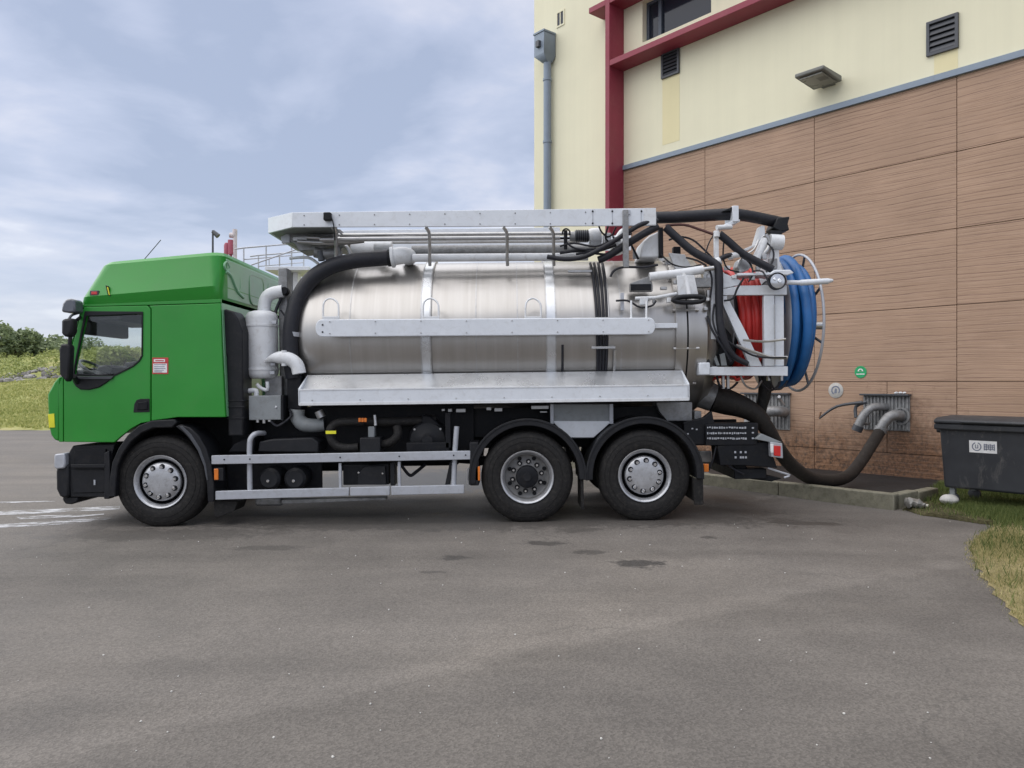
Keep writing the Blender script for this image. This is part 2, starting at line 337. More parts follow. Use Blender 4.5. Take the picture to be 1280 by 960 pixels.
def mat_cladding():
    t = NT('wood_grain_cladding'); c = t.co('Object', (1, 1, 1), rnd=True)
    # long irregular grain lines pressed into the boards
    cs = t.n('Mapping'); cs.inputs['Scale'].default_value = (0.5, 0.5, 1.0); t.k(c, cs.inputs[0]); cs = cs.outputs[0]
    def lines(scale, dist, seedoff, thr):
        mp = t.n('Mapping'); mp.inputs['Location'].default_value = (seedoff, seedoff * 2, seedoff * 3); t.k(cs, mp.inputs[0])
        w = t.n('TexWave', wave_type='BANDS', bands_direction='Z', wave_profile='SAW'); w.inputs['Scale'].default_value = scale; w.inputs['Distortion'].default_value = dist
        w.inputs['Detail'].default_value = 2.5; w.inputs['Detail Scale'].default_value = 0.55; w.inputs['Detail Roughness'].default_value = 0.45; t.k(mp.outputs[0], w.inputs['Vector'])
        ln = t.ramp(w.outputs['Fac'], [(thr, 0.0), (0.985, 1.0)])
        gate = t.ramp(t.noise(mp.outputs[0], 2.2, 3, 0.5), [(0.36, 0.2), (0.52, 1.0)])
        return t.math('MULTIPLY', ln, gate)
    l1 = lines(2.6, 3.2, 0.0, 0.82); l2 = lines(4.7, 4.2, 4.7, 0.80)
    ln = t.math('MAXIMUM', l1, t.math('MULTIPLY', l2, 0.75))
    fine = t.noise(t.co('Object', (1.2, 1.2, 34), rnd=True), 1.5, 4, 0.6)
    oi = t.n('ObjectInfo')
    base = t.ramp(fine, [(0.25, (0.355, 0.232, 0.156)), (0.75, (0.45, 0.31, 0.222))])
    base = t.mix(t.math('MULTIPLY', oi.outputs['Random'], 0.25), base, (0.36, 0.235, 0.155))
    patch = t.ramp(t.noise(c, 1.1, 4, 0.6), [(0.35, 0.9), (0.7, 1.1)]); base = t.mix(0.8, base, patch, 'MULTIPLY')
    base = t.mix(t.math('MULTIPLY', ln, 0.8), base, (0.12, 0.066, 0.045))
    # splash-back grime with its own edge along the foot of the wall
    g = t.n('NewGeometry'); sp = t.n('SeparateXYZ'); t.k(g.outputs['Position'], sp.inputs[0])
    wn = t.noise(g.outputs['Position'], 2.0, 6, 0.68, 0.4)
    hz = t.math('ADD', sp.outputs[2], t.math('MULTIPLY', t.math('SUBTRACT', wn, 0.5), 1.7))
    k = t.n('MapRange'); t.k(hz, k.inputs[0]); k.inputs[1].default_value = 1.0; k.inputs[2].default_value = 0.25; k.inputs[3].default_value = 0.0; k.inputs[4].default_value = 0.93
    sp2 = t.ramp(t.noise(g.outputs['Position'], 16, 5, 0.75), [(0.40, (0.05, 0.03, 0.02)), (0.5, (0.17, 0.085, 0.042)), (0.66, (0.27, 0.15, 0.085))])
    base = t.mix(k.outputs[0], base, sp2)
    dv = t.n('VectorMath', operation='DISTANCE'); dv.inputs[1].default_value = (6.5, 4.4, 0.35); t.k(g.outputs['Position'], dv.inputs[0])   # leakage stain under the outlets
    ds = t.math('ADD', dv.outputs['Value'], t.math('MULTIPLY', t.math('SUBTRACT', t.noise(g.outputs['Position'], 5, 7, 0.72, 0.5), 0.5), 2.6))
    k2 = t.n('MapRange'); t.k(ds, k2.inputs[0]); k2.inputs[1].default_value = 1.15; k2.inputs[2].default_value = 0.35; k2.inputs[3].default_value = 0.0; k2.inputs[4].default_value = 0.75
    base = t.mix(k2.outputs[0], base, t.ramp(t.noise(g.outputs['Position'], 22, 4, 0.7), [(0.38, (0.045, 0.028, 0.02)), (0.65, (0.2, 0.1, 0.055))]))
    t.k(base, t.b.inputs['Base Color']); t.set(Roughness=0.62, Specular_IOR_Level=0.35)
    t.bump(t.math('SUBTRACT', t.math('MULTIPLY', fine, 0.2), ln), 0.5, 0.012); return t.m
M['clad'] = mat_cladding()
def mat_render(name, color, var):
    t = NT(name); c = t.co('Object'); st = t.noise(t.co('Object', (4.5, 4.5, 0.14)), 1.0, 6, 0.65); nz = t.noise(c, 0.7, 5, 0.6)
    a = t.ramp(st, [(0.3, tuple(x * (1 - var) for x in color)), (0.65, color)])
    a = t.mix(0.5, a, t.ramp(nz, [(0.3, tuple(x * (1 - var) for x in color)), (0.7, tuple(x * 1.05 for x in color))]))
    t.k(a, t.b.inputs['Base Color']); t.set(Roughness=0.75, Specular_IOR_Level=0.3); t.bump(t.noise(c, 45, 4, 0.6), 0.12, 0.01); return t.m
M['cream'] = mat_render('cream_render', (0.80, 0.77, 0.575), 0.08)
M['cream_patch'] = mat_render('yellowed_cream_paint', (0.78, 0.71, 0.44), 0.07)
M['concrete'] = simple('kerb_concrete', (0.21, 0.2, 0.15), 0.85, var=0.25, nscale=7, bump=0.35, bscale=40, dirt=((0.09, 0.09, 0.05), 0.75))
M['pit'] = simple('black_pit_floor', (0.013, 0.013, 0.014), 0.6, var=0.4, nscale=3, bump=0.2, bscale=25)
M['stone'] = simple('pale_stone', (0.55, 0.54, 0.51), 0.8, var=0.15, nscale=8, bump=0.3, bscale=20)
def mat_rubble():
    t = NT('rubble_stone'); g = t.n('NewGeometry'); a = t.ramp(g.outputs['Random Per Island'], [(0.1, (0.11, 0.105, 0.1)), (0.9, (0.36, 0.345, 0.33))])
    t.k(a, t.b.inputs['Base Color']); t.set(Roughness=0.85); return t.m
M['rubble'] = mat_rubble()
def mat_leaf(name, c0, c1, trans=0.3):
    t = NT(name); g = t.n('NewGeometry'); a = t.ramp(g.outputs['Random Per Island'], [(0.0, c0), (1.0, c1)])
    t.k(a, t.b.inputs['Base Color']); t.set(Roughness=0.6, Specular_IOR_Level=0.3)
    tr = t.n('BsdfTranslucent'); t.k(a, tr.inputs[0]); mx = t.n('MixShader'); mx.inputs[0].default_value = trans
    t.k(t.b.outputs[0], mx.inputs[1]); t.k(tr.outputs[0], mx.inputs[2]); t.k(mx.outputs[0], t.out.inputs[0]); return t.m
M['leaf1'] = mat_leaf('dark_leaves', (0.11, 0.155, 0.08), (0.34, 0.40, 0.22))  # leaf greens lightened to stand in for distance haze
M['leaf2'] = mat_leaf('light_leaves', (0.16, 0.2, 0.06), (0.42, 0.46, 0.17))
M['blade_field'] = mat_leaf('field_grass_blades', (0.24, 0.28, 0.08), (0.54, 0.53, 0.22))
M['blade_dry'] = mat_leaf('dry_grass_blades', (0.2, 0.21, 0.075), (0.62, 0.53, 0.28))
M['blade_green'] = mat_leaf('green_grass_blades', (0.06, 0.10, 0.025), (0.2, 0.23, 0.075))
M['bark'] = simple('bark', (0.09, 0.07, 0.055), 0.9, var=0.3, nscale=12, bump=0.4)
def mat_grass(name, ca, cb, cc):
    t = NT(name); c = t.co('Object'); a = t.noise(c, 0.35, 6, 0.65, 0.4); b = t.noise(c, 5, 5, 0.7)
    x = t.ramp(a, [(0.3, ca), (0.5, cb), (0.72, cc)]); x = t.mix(0.7, x, t.ramp(b, [(0.3, 0.55), (0.7, 1.35)]), 'MULTIPLY')
    t.k(x, t.b.inputs['Base Color']); t.set(Roughness=0.9, Specular_IOR_Level=0.15); t.bump(b, 0.6, 0.06); return t.m
M['field'] = mat_grass('field_grass', (0.2, 0.23, 0.065), (0.3, 0.31, 0.11), (0.42, 0.38, 0.18))
def mat_verge():
    t = NT('verge_soil'); c = t.co('Object'); a = t.noise(c, 2.2, 6, 0.65, 0.4); b = t.noise(c, 40, 4, 0.7); sp = t.n('SeparateXYZ'); t.k(c, sp.inputs[0])
    k = t.n('MapRange'); t.k(t.math('ADD', sp.outputs[1], t.math('MULTIPLY', a, 0.8)), k.inputs[0]); k.inputs[1].default_value = 0.5; k.inputs[2].default_value = 0.1
    x = t.mix(k.outputs[0], t.ramp(a, [(0.3, (0.055, 0.052, 0.028)), (0.7, (0.13, 0.115, 0.06))]), t.ramp(a, [(0.3, (0.2, 0.17, 0.085)), (0.7, (0.38, 0.32, 0.17))]))
    x = t.mix(0.8, x, t.ramp(b, [(0.3, 0.5), (0.7, 1.4)]), 'MULTIPLY'); t.k(x, t.b.inputs['Base Color']); t.set(Roughness=0.9, Specular_IOR_Level=0.15); t.bump(b, 0.7, 0.03); return t.m
M['verge'] = mat_verge()
def mat_bin():
    t = NT('bin_plastic'); c = t.co('Object'); a = t.ramp(t.noise(c, 2.5, 5, 0.6), [(0.3, (0.02, 0.022, 0.027)), (0.7, (0.036, 0.039, 0.045))])
    d = t.ramp(t.noise(t.co('Object', (3, 3, 1.2)), 2.3, 7, 0.72, 0.5), [(0.56, 0.0), (0.72, 1.0)])
    a = t.mix(t.math('MULTIPLY', d, 0.45), a, (0.19, 0.18, 0.165)); t.k(a, t.b.inputs['Base Color']); t.set(Roughness=0.55)
    t.bump(t.noise(c, 70, 3, 0.6), 0.06, 0.01); return t.m
M['binplastic'] = mat_bin()
def mat_marking():
    t = NT('worn_white_paint'); c = t.co('Object', (0.55, 1.6, 1)); nz = t.noise(c, 5, 6, 0.72, 0.3)
    t.k(t.ramp(t.noise(c, 30, 3), [(0.3, (0.5, 0.5, 0.52)), (0.7, (0.75, 0.76, 0.78))]), t.b.inputs['Base Color']); t.set(Roughness=0.75)
    f = t.math('MULTIPLY', t.ramp(nz, [(0.42, 0.0), (0.56, 1.0)]), 0.8); tr = t.n('BsdfTransparent'); mx = t.n('MixShader'); t.k(f, mx.inputs[0])
    t.k(tr.outputs[0], mx.inputs[1]); t.k(t.b.outputs[0], mx.inputs[2]); t.k(mx.outputs[0], t.out.inputs[0]); return t.m
M['marking'] = mat_marking()

# ------------------------------------------------------------------ ground
def zg(x): return 0.03 + 0.013 * max(-7.0, x) if x < 2.2 else max(0.0, 0.0586 * (4.2 - x) / 2.0)               # the yard falls gently towards the truck's front
def G(px, py):                                                        # yard point seen at a photo pixel
    x = 0.0
    for _ in range(6):
        d = FPX * (CAM_Z - zg(x)) / (py - 480.0); x = (px - 640.0) * d / FPX
    return (x, d - CAM_D)
def at(px, py, d):                                                    # point at distance d
    return ((px - 640.0) * d / FPX, d - CAM_D, CAM_Z - (py - 480.0) * d / FPX)
def sheet(name, xs, ys, zf, mat):
    V = [(x, y, zf(x, y)) for y in ys for x in xs]; n = len(xs)
    F = [(j*n+i, j*n+i+1, (j+1)*n+i+1, (j+1)*n+i) for j in range(len(ys)-1) for i in range(n-1)]
    o = MB().add(V, F).build(name, mat, smooth=60); o['kind'] = 'structure'; return o
stains_shade = []
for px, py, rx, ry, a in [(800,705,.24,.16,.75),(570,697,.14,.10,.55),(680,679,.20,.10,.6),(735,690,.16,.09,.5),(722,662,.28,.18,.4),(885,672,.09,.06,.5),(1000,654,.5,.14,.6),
                          (560,600,3.9,1.5,.85),(640,652,3.4,.5,.45),(860,615,1.2,.9,.7),(330,685,.35,.12,.35),(540,715,.12,.05,.45),(905,640,.8,.3,.35),(200,668,1.3,.35,.35)]:  # oil stains; the wide ellipses under the truck also paint in its shade
    g = G(px, py); stains_shade.append((g[0], g[1], rx, ry, a))
M['asphalt'] = mat_asphalt(stains_shade)
xs = [-90, -60, -40, -25, -15, -10, -8, -7, -5, -3, -1, 1, 2.2, 4.2, 6, 8, 12, 20, 40]
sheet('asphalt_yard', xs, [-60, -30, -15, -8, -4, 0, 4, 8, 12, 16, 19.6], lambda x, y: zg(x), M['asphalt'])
def zf(x, y):                                                         # field rising to a low bank behind the yard
    d = y + CAM_D
    P = [(26, -0.12), (28.2, -0.04), (40, 0.5), (60, 1.62), (62, 1.7), (66, 2.6), (78, 4.1), (92, 5.3), (140, 5.8), (900, 5.8)]
    for (a, za), (b, zb) in zip(P, P[1:]):
        if d <= b: z = za + (zb - za) * max(0, (d - a)) / (b - a); break
    else: z = 5.8
    w = min(1, max(0, (d - 29) / 15)); return z + w * 0.28 * math.sin(x * 0.31 + y * 0.12) + w * 0.16 * math.sin(x * 0.83 - y * 0.4)
sheet('grass_field', [-900, -300, -150] + [-100 + 1.5 * i for i in range(75)] + [20, 40, 120, 400, 900],
      [18.9, 19.5, 20.2, 21] + [22 + 2 * i for i in range(34)] + [100, 140, 250, 900], lambda x, y: zf(x, y) + 0.02 * math.sin(x*2.1), M['field'])

# grass tufts: blades as real geometry
def blades(name, pts, hmin, hmax, width, mat, label):
    V = []; F = []
    for (x, y, z) in pts:
        a = random.uniform(0, 6.283); h = random.uniform(hmin, hmax); w = width * random.uniform(.6, 1.2); l = h * random.uniform(.1, .8); b = random.uniform(0, 6.283)
        dx, dy = math.cos(a) * w, math.sin(a) * w; n = len(V)
        V += [(x-dx, y-dy, z-.01), (x+dx, y+dy, z-.01), (x + l*math.cos(b), y + l*math.sin(b), z+h)]; F.append((n, n+1, n+2))
    me = bpy.data.meshes.new(name); me.from_pydata(V, [], F); o = bpy.data.objects.new(name, me); col.objects.link(o); me.materials.append(mat)
    tag(o, label, 'grass', kind='stuff'); return o
fp = []
while len(fp) < 34000:
    d = random.uniform(27.9, 60) ; px = random.uniform(-90, 200); x = (px - 640) * d / FPX; y = d - CAM_D
    if d < 28.4 + 0.5 * math.sin(px * .1) + .3*math.sin(px*.37): continue
    fp.append((x, y, zf(x, y)))
blades('field_grass', fp, .04, .13, .06, M['blade_field'], 'short green field grass beyond the far edge of the yard')
# rubble along the foot of the bank
mb = MB()
def rock(mb, c, r, squash=.7, n=7):
    ph = [random.uniform(.75, 1.2) for _ in range(40)]; V = []; F = []; rings = 4; q = 0
    for i in range(rings + 1):
        th = math.pi * i / rings
        for k in range(n):
            a = 2*math.pi*k/n; rr = r * ph[(i * n + k) % 40] if 0 < i < rings else r
            V.append((c[0] + rr*math.sin(th)*math.cos(a), c[1] + rr*math.sin(th)*math.sin(a), c[2] + squash*rr*math.cos(th)))
    for i in range(rings):
        for k in range(n): F.append((i*n+k, i*n+(k+1) % n, (i+1)*n+(k+1) % n, (i+1)*n+k))
    mb.add(V, F)
for i in range(650):
    d = random.uniform(60.5, 66.5); px = random.uniform(-90, 230); x = (px - 640) * d / FPX; y = d - CAM_D
    rock(mb, (x, y, zf(x, y) + .05), random.uniform(.08, .26) * (1 if random.random() < .85 else 1.6))
o = mb.build('rubble', M['rubble'], smooth=0); tag(o, 'band of grey rubble stones along the foot of the bank', 'rubble', kind='stuff')

# road markings, worn almost away
def decal(name, poly, lab):
    V = [(x, y, zg(x) + 0.004) for x, y in poly]; o = MB().add(V, [tuple(range(len(V)))]).build(name, M['marking'], smooth=0); o['kind'] = 'structure'; return o
def strip(px):
    top, bot = px; return [G(*p) for p in top] + [G(*p) for p in reversed(bot)]
decal('road_marking', strip(([(-30,641),(30,638),(80,636),(120,634),(150,633)], [(-30,645),(30,643),(80,640.5),(125,638.5),(150,637)])), '')
decal('road_marking', strip(([(-30,658),(40,653),(90,650),(122,647),(138,647)], [(-30,662),(40,658),(90,655),(122,651),(138,649)])), '')
decal('road_marking', strip(([(20,646.5),(60,644.5),(100,644),(130,642)], [(25,649.5),(60,648),(100,646.5),(130,643.5)])), '')
decal('road_marking', strip(([(-30,628),(20,627.3),(70,626)], [(-30,629.5),(20,628.8),(70,627.2)])), '')

# loose stones on the asphalt
mb = MB()
for i in range(110):
    py = random.uniform(660, 950) if i > 40 else random.uniform(640, 720); px = random.uniform(0, 1230); x, y = G(px, py)
    rock(mb, (x, y, zg(x) + .003), random.choice([.003, .004, .005, .007]), .8, 5)
o = mb.build('loose_gravel', M['stone'], smooth=0); tag(o, 'small pale stones scattered over the asphalt yard', 'gravel', kind='stuff')

# grass verge on the right
edge = [G(1128,637), G(1150,644), G(1185,649), G(1225,655), G(1246,657), G(1232,668), G(1217,682), G(1216,694), G(1222,710), G(1232,727), G(1243,743), G(1262,764), G(1284,787), G(1340,840), G(1400,900), G(1480,960)]
def wob(poly, n, amp):
    out = []
    for (a, b), (c, d) in zip(poly, poly[1:]):
        for i in range(n):
            t = i / n; out.append((a+(c-a)*t + random.uniform(-amp, amp), b+(d-b)*t + random.uniform(-amp, amp)))
    return out + [poly[-1]]
edge = wob(edge[:6], 5, .012)[:-1] + wob(edge[5:], 4, .028)
VX = 9.5
far = [(VX, edge[-1][1]), (VX, 1.0), (7.0, 4.0), (5.9, 2.0)]
poly = edge + far
ztop = 0.045
vo = MB(); cen = (6.2, -.6)
V = [(x, y, zg(x) + .004) for x, y in poly] + [(x + (cen[0]-x)*.03, y + (cen[1]-y)*.03, ztop) for x, y in poly]; n = len(poly)
vo.add(V, [tuple(range(n, 2*n))] + [(i, (i+1) % n, (i+1) % n + n, i + n) for i in range(n)])
o = vo.build('grass_verge', M['verge'], smooth=50); o['kind'] = 'structure'
def inside(p, poly):
    r = False; j = len(poly) - 1
    for i in range(len(poly)):
        if (poly[i][1] > p[1]) != (poly[j][1] > p[1]) and p[0] < (poly[j][0]-poly[i][0]) * (p[1]-poly[i][1]) / (poly[j][1]-poly[i][1]) + poly[i][0]: r = not r
        j = i
    return r
dry, grn = [], []
while len(dry) < 52000:
    x = random.uniform(3.0, 7.6); y = random.uniform(-5.6, 3.2)
    if not inside((x, y), poly): continue
    if (x) / (y + CAM_D) > .75: continue
    dn = (0.5 + 0.5*math.sin(x*3.1 + 1.3*math.sin(y*2.2))) * (.5 + .5*math.sin(y*2.7 + x))
    if random.random() > .12 + .88 * dn * (.4 + .6*abs(math.sin(x*17 + 3*math.sin(y*13)))): continue
    if y > .1 and x < 5.5 and random.random() < .85: continue
    far_ = y > -.2 + random.uniform(-.3, .3)
    if far_ and y > .55 and random.random() < .55: continue
    x += random.gauss(0, .04); y += random.gauss(0, .04)
    (grn if (far_ and random.random() < .8) or random.random() < .03 else dry).append((x, y, ztop if inside((x, y), poly) else .01))
blades('verge_grass', dry, .006, .024, .0032, M['blade_dry'], 'dry straw coloured grass on the verge at right')
blades('verge_grass', grn, .03, .10, .005, M['blade_green'], 'green grass growing under and before the rubbish bin')

# ------------------------------------------------------------------ trees and bushes behind the yard
def leaf_cloud(mb, lobes, n, size):
    wts = [r**2 for _, r, _ in lobes]; tot = sum(wts)
    for (c, r, sq), w in zip(lobes, wts):
        for i in range(int(n * w / tot)):
            v = Vector((random.gauss(0, 1), random.gauss(0, 1), random.gauss(0, 1))).normalized() * r * (random.uniform(.35, 1.05) ** .6)
            if random.random() < .12: v *= random.uniform(1.05, 1.25)
            p = Vector(c) + Vector((v.x, v.y, v.z * sq)); a = Vector((random.gauss(0,1), random.gauss(0,1), random.gauss(0,.6))).normalized(); b = a.orthogonal().normalized()
            s = size * random.uniform(.5, 1.3); mb.add([p - a*s, p + b*s*.45, p + a*s, p - b*s*.45], [(0, 1, 2, 3)])
mb = MB(); lobes = []
while len(lobes) < 420:
    d = random.uniform(61.5, 93); px = random.uniform(-90, 240); x = (px - 640) * d / FPX; y = d - CAM_D
    if d < 67 and random.random() < .72: continue
    rr = random.uniform(.25, .75) * (1 if random.random() < .85 else 1.5); lobes.append(((x, y, zf(x, y) + rr*.2), rr, .7))
leaf_cloud(mb, lobes, 30000, .13)
me = bpy.data.meshes.new('scrub'); me.from_pydata(mb.v, [], mb.f); o = bpy.data.objects.new('scrub', me); col.objects.link(o); me.materials.append(M['leaf2'])
tag(o, 'low yellow green scrub covering the bank behind the rubble', 'scrub', kind='stuff')
def bush(name, px, d, w, h, n, size, mat, label, group, trunk=.4):
    x = (px - 640) * d / FPX; y = d - CAM_D; z = zf(x, y) - (.1 if d < 80 else 1.1); t = empty(name, (x, y, z))
    mb = MB(); ends = []
    for i in range(5):
        a = random.uniform(0, 6.28); e = Vector((math.cos(a)*w*.3, math.sin(a)*w*.3, h*random.uniform(.5, .75)))
        mb.tube([(0, 0, 0), (e.x*.25, e.y*.25, h*trunk*.6), tuple(e)], [w*.035, w*.022, w*.006], 6, 3); ends.append(e)
    mb.build('trunk', M['bark'], t)
    lobes = [(tuple(e + Vector((random.uniform(-.1,.1)*w, random.uniform(-.1,.1)*w, 0))), w*random.uniform(.2, .32), random.uniform(.6, .85)) for e in ends]
    for i in range(6):
        a = random.uniform(0, 6.28); lobes.append(((math.cos(a)*w*.38, math.sin(a)*w*.3, h*random.uniform(.3, .8)), w*random.uniform(.12, .22), .8))
    mb = MB(); leaf_cloud(mb, lobes, n, size); me = bpy.data.meshes.new('crown'); me.from_pydata(mb.v, [], mb.f)
    o = bpy.data.objects.new('crown', me); col.objects.link(o); me.materials.append(mat); o.parent = t
    tag(t, label, 'tree' if 'tree' in name else 'bush', group); return t
GB = 'bushes on the bank'
bush('tree', 12, 88, 5.6, 4.9, 2600, .3, M['leaf1'], 'tallest dark green tree at the far left edge of the photo', GB)
bush('tree', -45, 92, 6.0, 4.6, 1500, .3, M['leaf1'], 'dark tree cut by the left edge, on the bank top', GB)
bush('bush', 45, 92, 5.4, 3.3, 1800, .26, M['leaf1'], 'low bush just right of the tallest tree at left', GB)
bush('bush', 66, 90, 5.4, 3.0, 1800, .26, M['leaf1'], 'low dark bush right beside the cab mirrors at left', GB)
bush('bush', 92, 94, 5.4, 2.9, 1500, .26, M['leaf1'], 'low bush seen at the left side of the cab window', GB)
bush('bush', 147, 60, 3.6, 3.5, 3000, .2, M['leaf2'], 'light green bush seen in the middle of the cab window', GB)
bush('bush', 176, 62, 3.0, 2.7, 2000, .2, M['leaf2'], 'light green bush seen at the rear edge of the cab window', GB)
bush('tree', 388, 34, 2.6, 6.2, 1600, .16, M['leaf2'], 'green tree top showing between walkway and tank hose', None)
bush('tree', 338, 40, 3.2, 6.6, 1500, .18, M['leaf1'], 'dark tree behind the steel walkway post', None)

# steel walkway, flue and lamp pole far behind the cab
d0 = 25.0
w = empty('steel_walkway', at(340, 640, d0)); w.location.z = zf(w.location.x, w.location.y); W0 = Vector(w.location)
def wl(px, py, dd=0): p = Vector(at(px, py, d0 + dd)) - W0; return (p.x, p.y, p.z)
a, b = wl(331, 333), wl(386, 333)
MB().box(a[0], b[0], 0, 1.6, a[2]-.12, a[2]).build('deck', M['alu'], w, .01)
for px0, px1 in ((352, 358.5), (360.5, 367)):
    a, b = wl(px0, 337), wl(px1, 337); MB().box(a[0], b[0], .5, .9, 0, a[2] - .02).build('column', M['white'], w, .01)
for yy in (0.05, 1.5):
    for px, y0, y1 in ((304, 310, 330), (332, 306.5, 333), (364, 305, 333)):
        p, q = wl(px, y0), wl(px, y1); MB().tube([(p[0], yy, p[2]), (q[0], yy, q[2])], .025, 6).build('baluster', M['rail'], w)
    MB().tube([(wl(293,311)[0], yy, wl(293,311)[2]), (wl(304,309.5)[0], yy, wl(304,309.5)[2]), (wl(364,304.5)[0], yy, wl(364,304.5)[2]), (wl(400,303)[0], yy, wl(400,303)[2])], .025, 6).build('handrail', M['rail'], w)
    MB().tube([(wl(305,324)[0], yy, wl(305,324)[2]), (wl(364,319)[0], yy, wl(364,319)[2])], .018, 6).build('knee_rail', M['rail'], w)
p, q = wl(318, 333), wl(376, 313); MB().tube([(p[0], -.3, p[2]), (q[0], -.3, q[2])], .022, 6).build('stair_rail', M['rail'], w)
for px, y0 in ((340, 325.5), (352.5, 321.5)):
    p = wl(px, y0); MB().tube([(p[0], -.3, p[2]), (p[0], -.3, wl(px, 333)[2])], .016, 6).build('baluster', M['rail'], w)
tag(w, 'grey steel walkway with railings seen above the cab rear', 'walkway')
f = empty('flue_stack', at(290, 640, 27)); f.location.z = -.05; F0 = Vector(f.location)
def fl(px, py): p = Vector(at(px, py, 27)) - F0; return (p.x, p.z)
M['flue'] = simple('faded_red_metal', (0.38, 0.09, 0.13), .5); M['fluewhite'] = simple('faded_white_metal', (.62, .56, .56), .5)
p0, p1 = fl(288.5, 300), fl(288.5, 330); MB().lathe([(0, p0[1]-p0[1]), (.10, 0), (.11, -.5), (.05, -.52), (.05, -6.9), (0, -6.9)], (p0[0], 0, p0[1]), 'z', 14).build('red_flue', M['flue'], f)
p0 = fl(283, 303); MB().lathe([(0, 0), (.05, -.02), (.085, -.1), (.085, -.42), (0, -.42)], (p0[0], 0, p0[1]), 'z', 12).build('red_cap', M['flue'], f)
p0 = fl(293, 294); MB().tube([(p0[0]-.16, 0, p0[1]), (p0[0], 0, p0[1]-.05), (p0[0]+.02, 0, p0[1]-.35), (p0[0], 0, .0)], [.09, .09, .07, .07], 12, 4).build('white_flue', M['fluewhite'], f)
tag(f, 'faded red and white flue pipes rising behind the cab roof', 'flue')
lp = empty('lamp_pole', at(266, 640, 40)); lp.location.z = .4; q = at(266, 288, 40)[2] - .4
MB().tube([(0, 0, 0), (0, 0, q)], [.09, .05], 8).build('pole', M['darkgrey'], lp); MB().tube([(0, 0, q-.05), (.28, 0, q-.3)], [.1, .14], 8).build('lamp_head', M['darkgrey'], lp)
tag(lp, 'thin grey lamp pole standing left of the red flue', 'pole')

# ------------------------------------------------------------------ building
UX, UY = -0.639, 0.769
BO = Vector((7.0, 12.7 - CAM_D, 0.0)); BROT = (0, 0, math.atan2(UY, UX))
def W(px, py, o=0.0):                                                 # wall coordinates (along wall, out of wall, height) of a pixel
    r = (px - 640.0) / FPX; t = (7 - .769*o - r*(12.7 - .639*o)) / (.639 + .769*r); d = 12.7 + .769*t - .639*o
    return (t, o, CAM_Z - (py - 480.0) * d / FPX)
bd = empty('building', BO, BROT)
T1, T0, TC, HT = 10.03, -9.0, 6.86, 14.0
FL = 6.58
wt0, wt1, wz0, wz1 = 4.43, 6.3, 9.38, 10.32                            # window opening
mb = MB()
mb.prism([(T0, FL), (T1, FL), (T1, HT), (T0, HT)], -0.3, 0.0, hole=[(wt0, wz0), (wt1, wz0), (wt1, wz1), (wt0, wz1)])
mb.box(TC, T1, -.3, 0, -.5, FL); mb.box(T0, TC, -.3, -.06, -.5, FL)
mb.box(T1 - .3, T1, -10, -.3, -.5, HT); mb.box(T0, T0+.3, -10, -.3, -.5, HT); mb.box(T0 + .3, T1 - .3, -10, -9.7, -.5, HT); mb.box(T0+.3, T1-.3, -9.7, -.3, HT-.3, HT)
mb.build('wall', M['cream'], bd, smooth=30)
# cladding boards, one object each, with open joints
PW, PH, gap = 2.45, 1.24, .009
panel_meshes = {}
joints_t = [TC] + [4.586 - PW * i for i in range(0, 6)]
joints_z = [-.4, .41, 1.64, 2.88, 4.12, 5.365, FL]
for a, b in zip(joints_t, joints_t[1:]):
    for c, d in zip(joints_z, joints_z[1:]):
        splits = [(b, a)]
        if abs(b - (-.314)) < .01 and c > .3 and c < .5: splits = [(b, .8), (.8, a)]
        for (s, e) in splits:
            wd_, ht = e - s - gap, d - c - gap; key = (round(wd_, 3), round(ht, 3))
            if key in panel_meshes: o = bpy.data.objects.new('cladding_panel', panel_meshes[key]); col.objects.link(o); o.parent = bd
            else:
                o = MB().box(-wd_/2, wd_/2, -.05, 0, -ht/2, ht/2).build('cladding_panel', M['clad'], bd, smooth=0); panel_meshes[key] = o.data
            o.location = ((s + e)/2, random.uniform(.0, .003), (c + d)/2)
            bv = o.modifiers.new('bevel', 'BEVEL'); bv.width = .004; bv.segments = 1
MB().box(T0, TC, -.058, -.054, -.4, FL).build('joint_backing', simple('joint_brown', (.07, .045, .035), .9), bd)
MB().prism([(T0, FL + .002), (TC - .002, FL + .002), (TC - .002, FL + .11), (T0, FL + .11)], -.02, .055).build('flashing', M['zinc'], bd, .006)
MB().box(TC, TC + .13, 0.002, .5, -.3, HT).build('red_fin', M['redpaint'], bd, .008)
MB().box(T0, TC - .002, 0.002, .497, 8.9, 9.03).build('red_ledge', M['redpaint'], bd, .008)
MB().box(T0, TC - .002, 0.002, .497, 10.34, 10.47).build('red_ledge', M['redpaint'], bd, .008)
MB().box(TC + .132, 7.52, 0.002, .497, 10.34, 10.47).build('red_ledge', M['redpaint'], bd, .008)
win = MB()
win.prism([(wt0, wz0), (wt1, wz0), (wt1, wz1), (wt0, wz1)], -.22, -.14, hole=[(wt0+.06, wz0+.06), (wt1-.07, wz0+.06), (wt1-.07, wz1-.06), (wt0+.06, wz1-.06)])
win.box(5.86, 5.95, -.22, -.13, wz0 + .06, wz1 - .06)
wo = win.build('window', M['winframe'], bd, .006)
MB().box(wt0+.06, 5.86, -.2, -.19, wz0+.06, wz1-.06).build('pane', M['winglass'], wo, smooth=0); MB().box(5.95, wt1-.07, -.2, -.19, wz0+.06, wz1-.06).build('pane', M['winglass'], wo, smooth=0)
MB().box(wt0 - .3, wt1 + .3, -1.2, -1.1, wz0 - .3, wz1 + .3).build('blind', M['darkgrey'], wo, smooth=0)
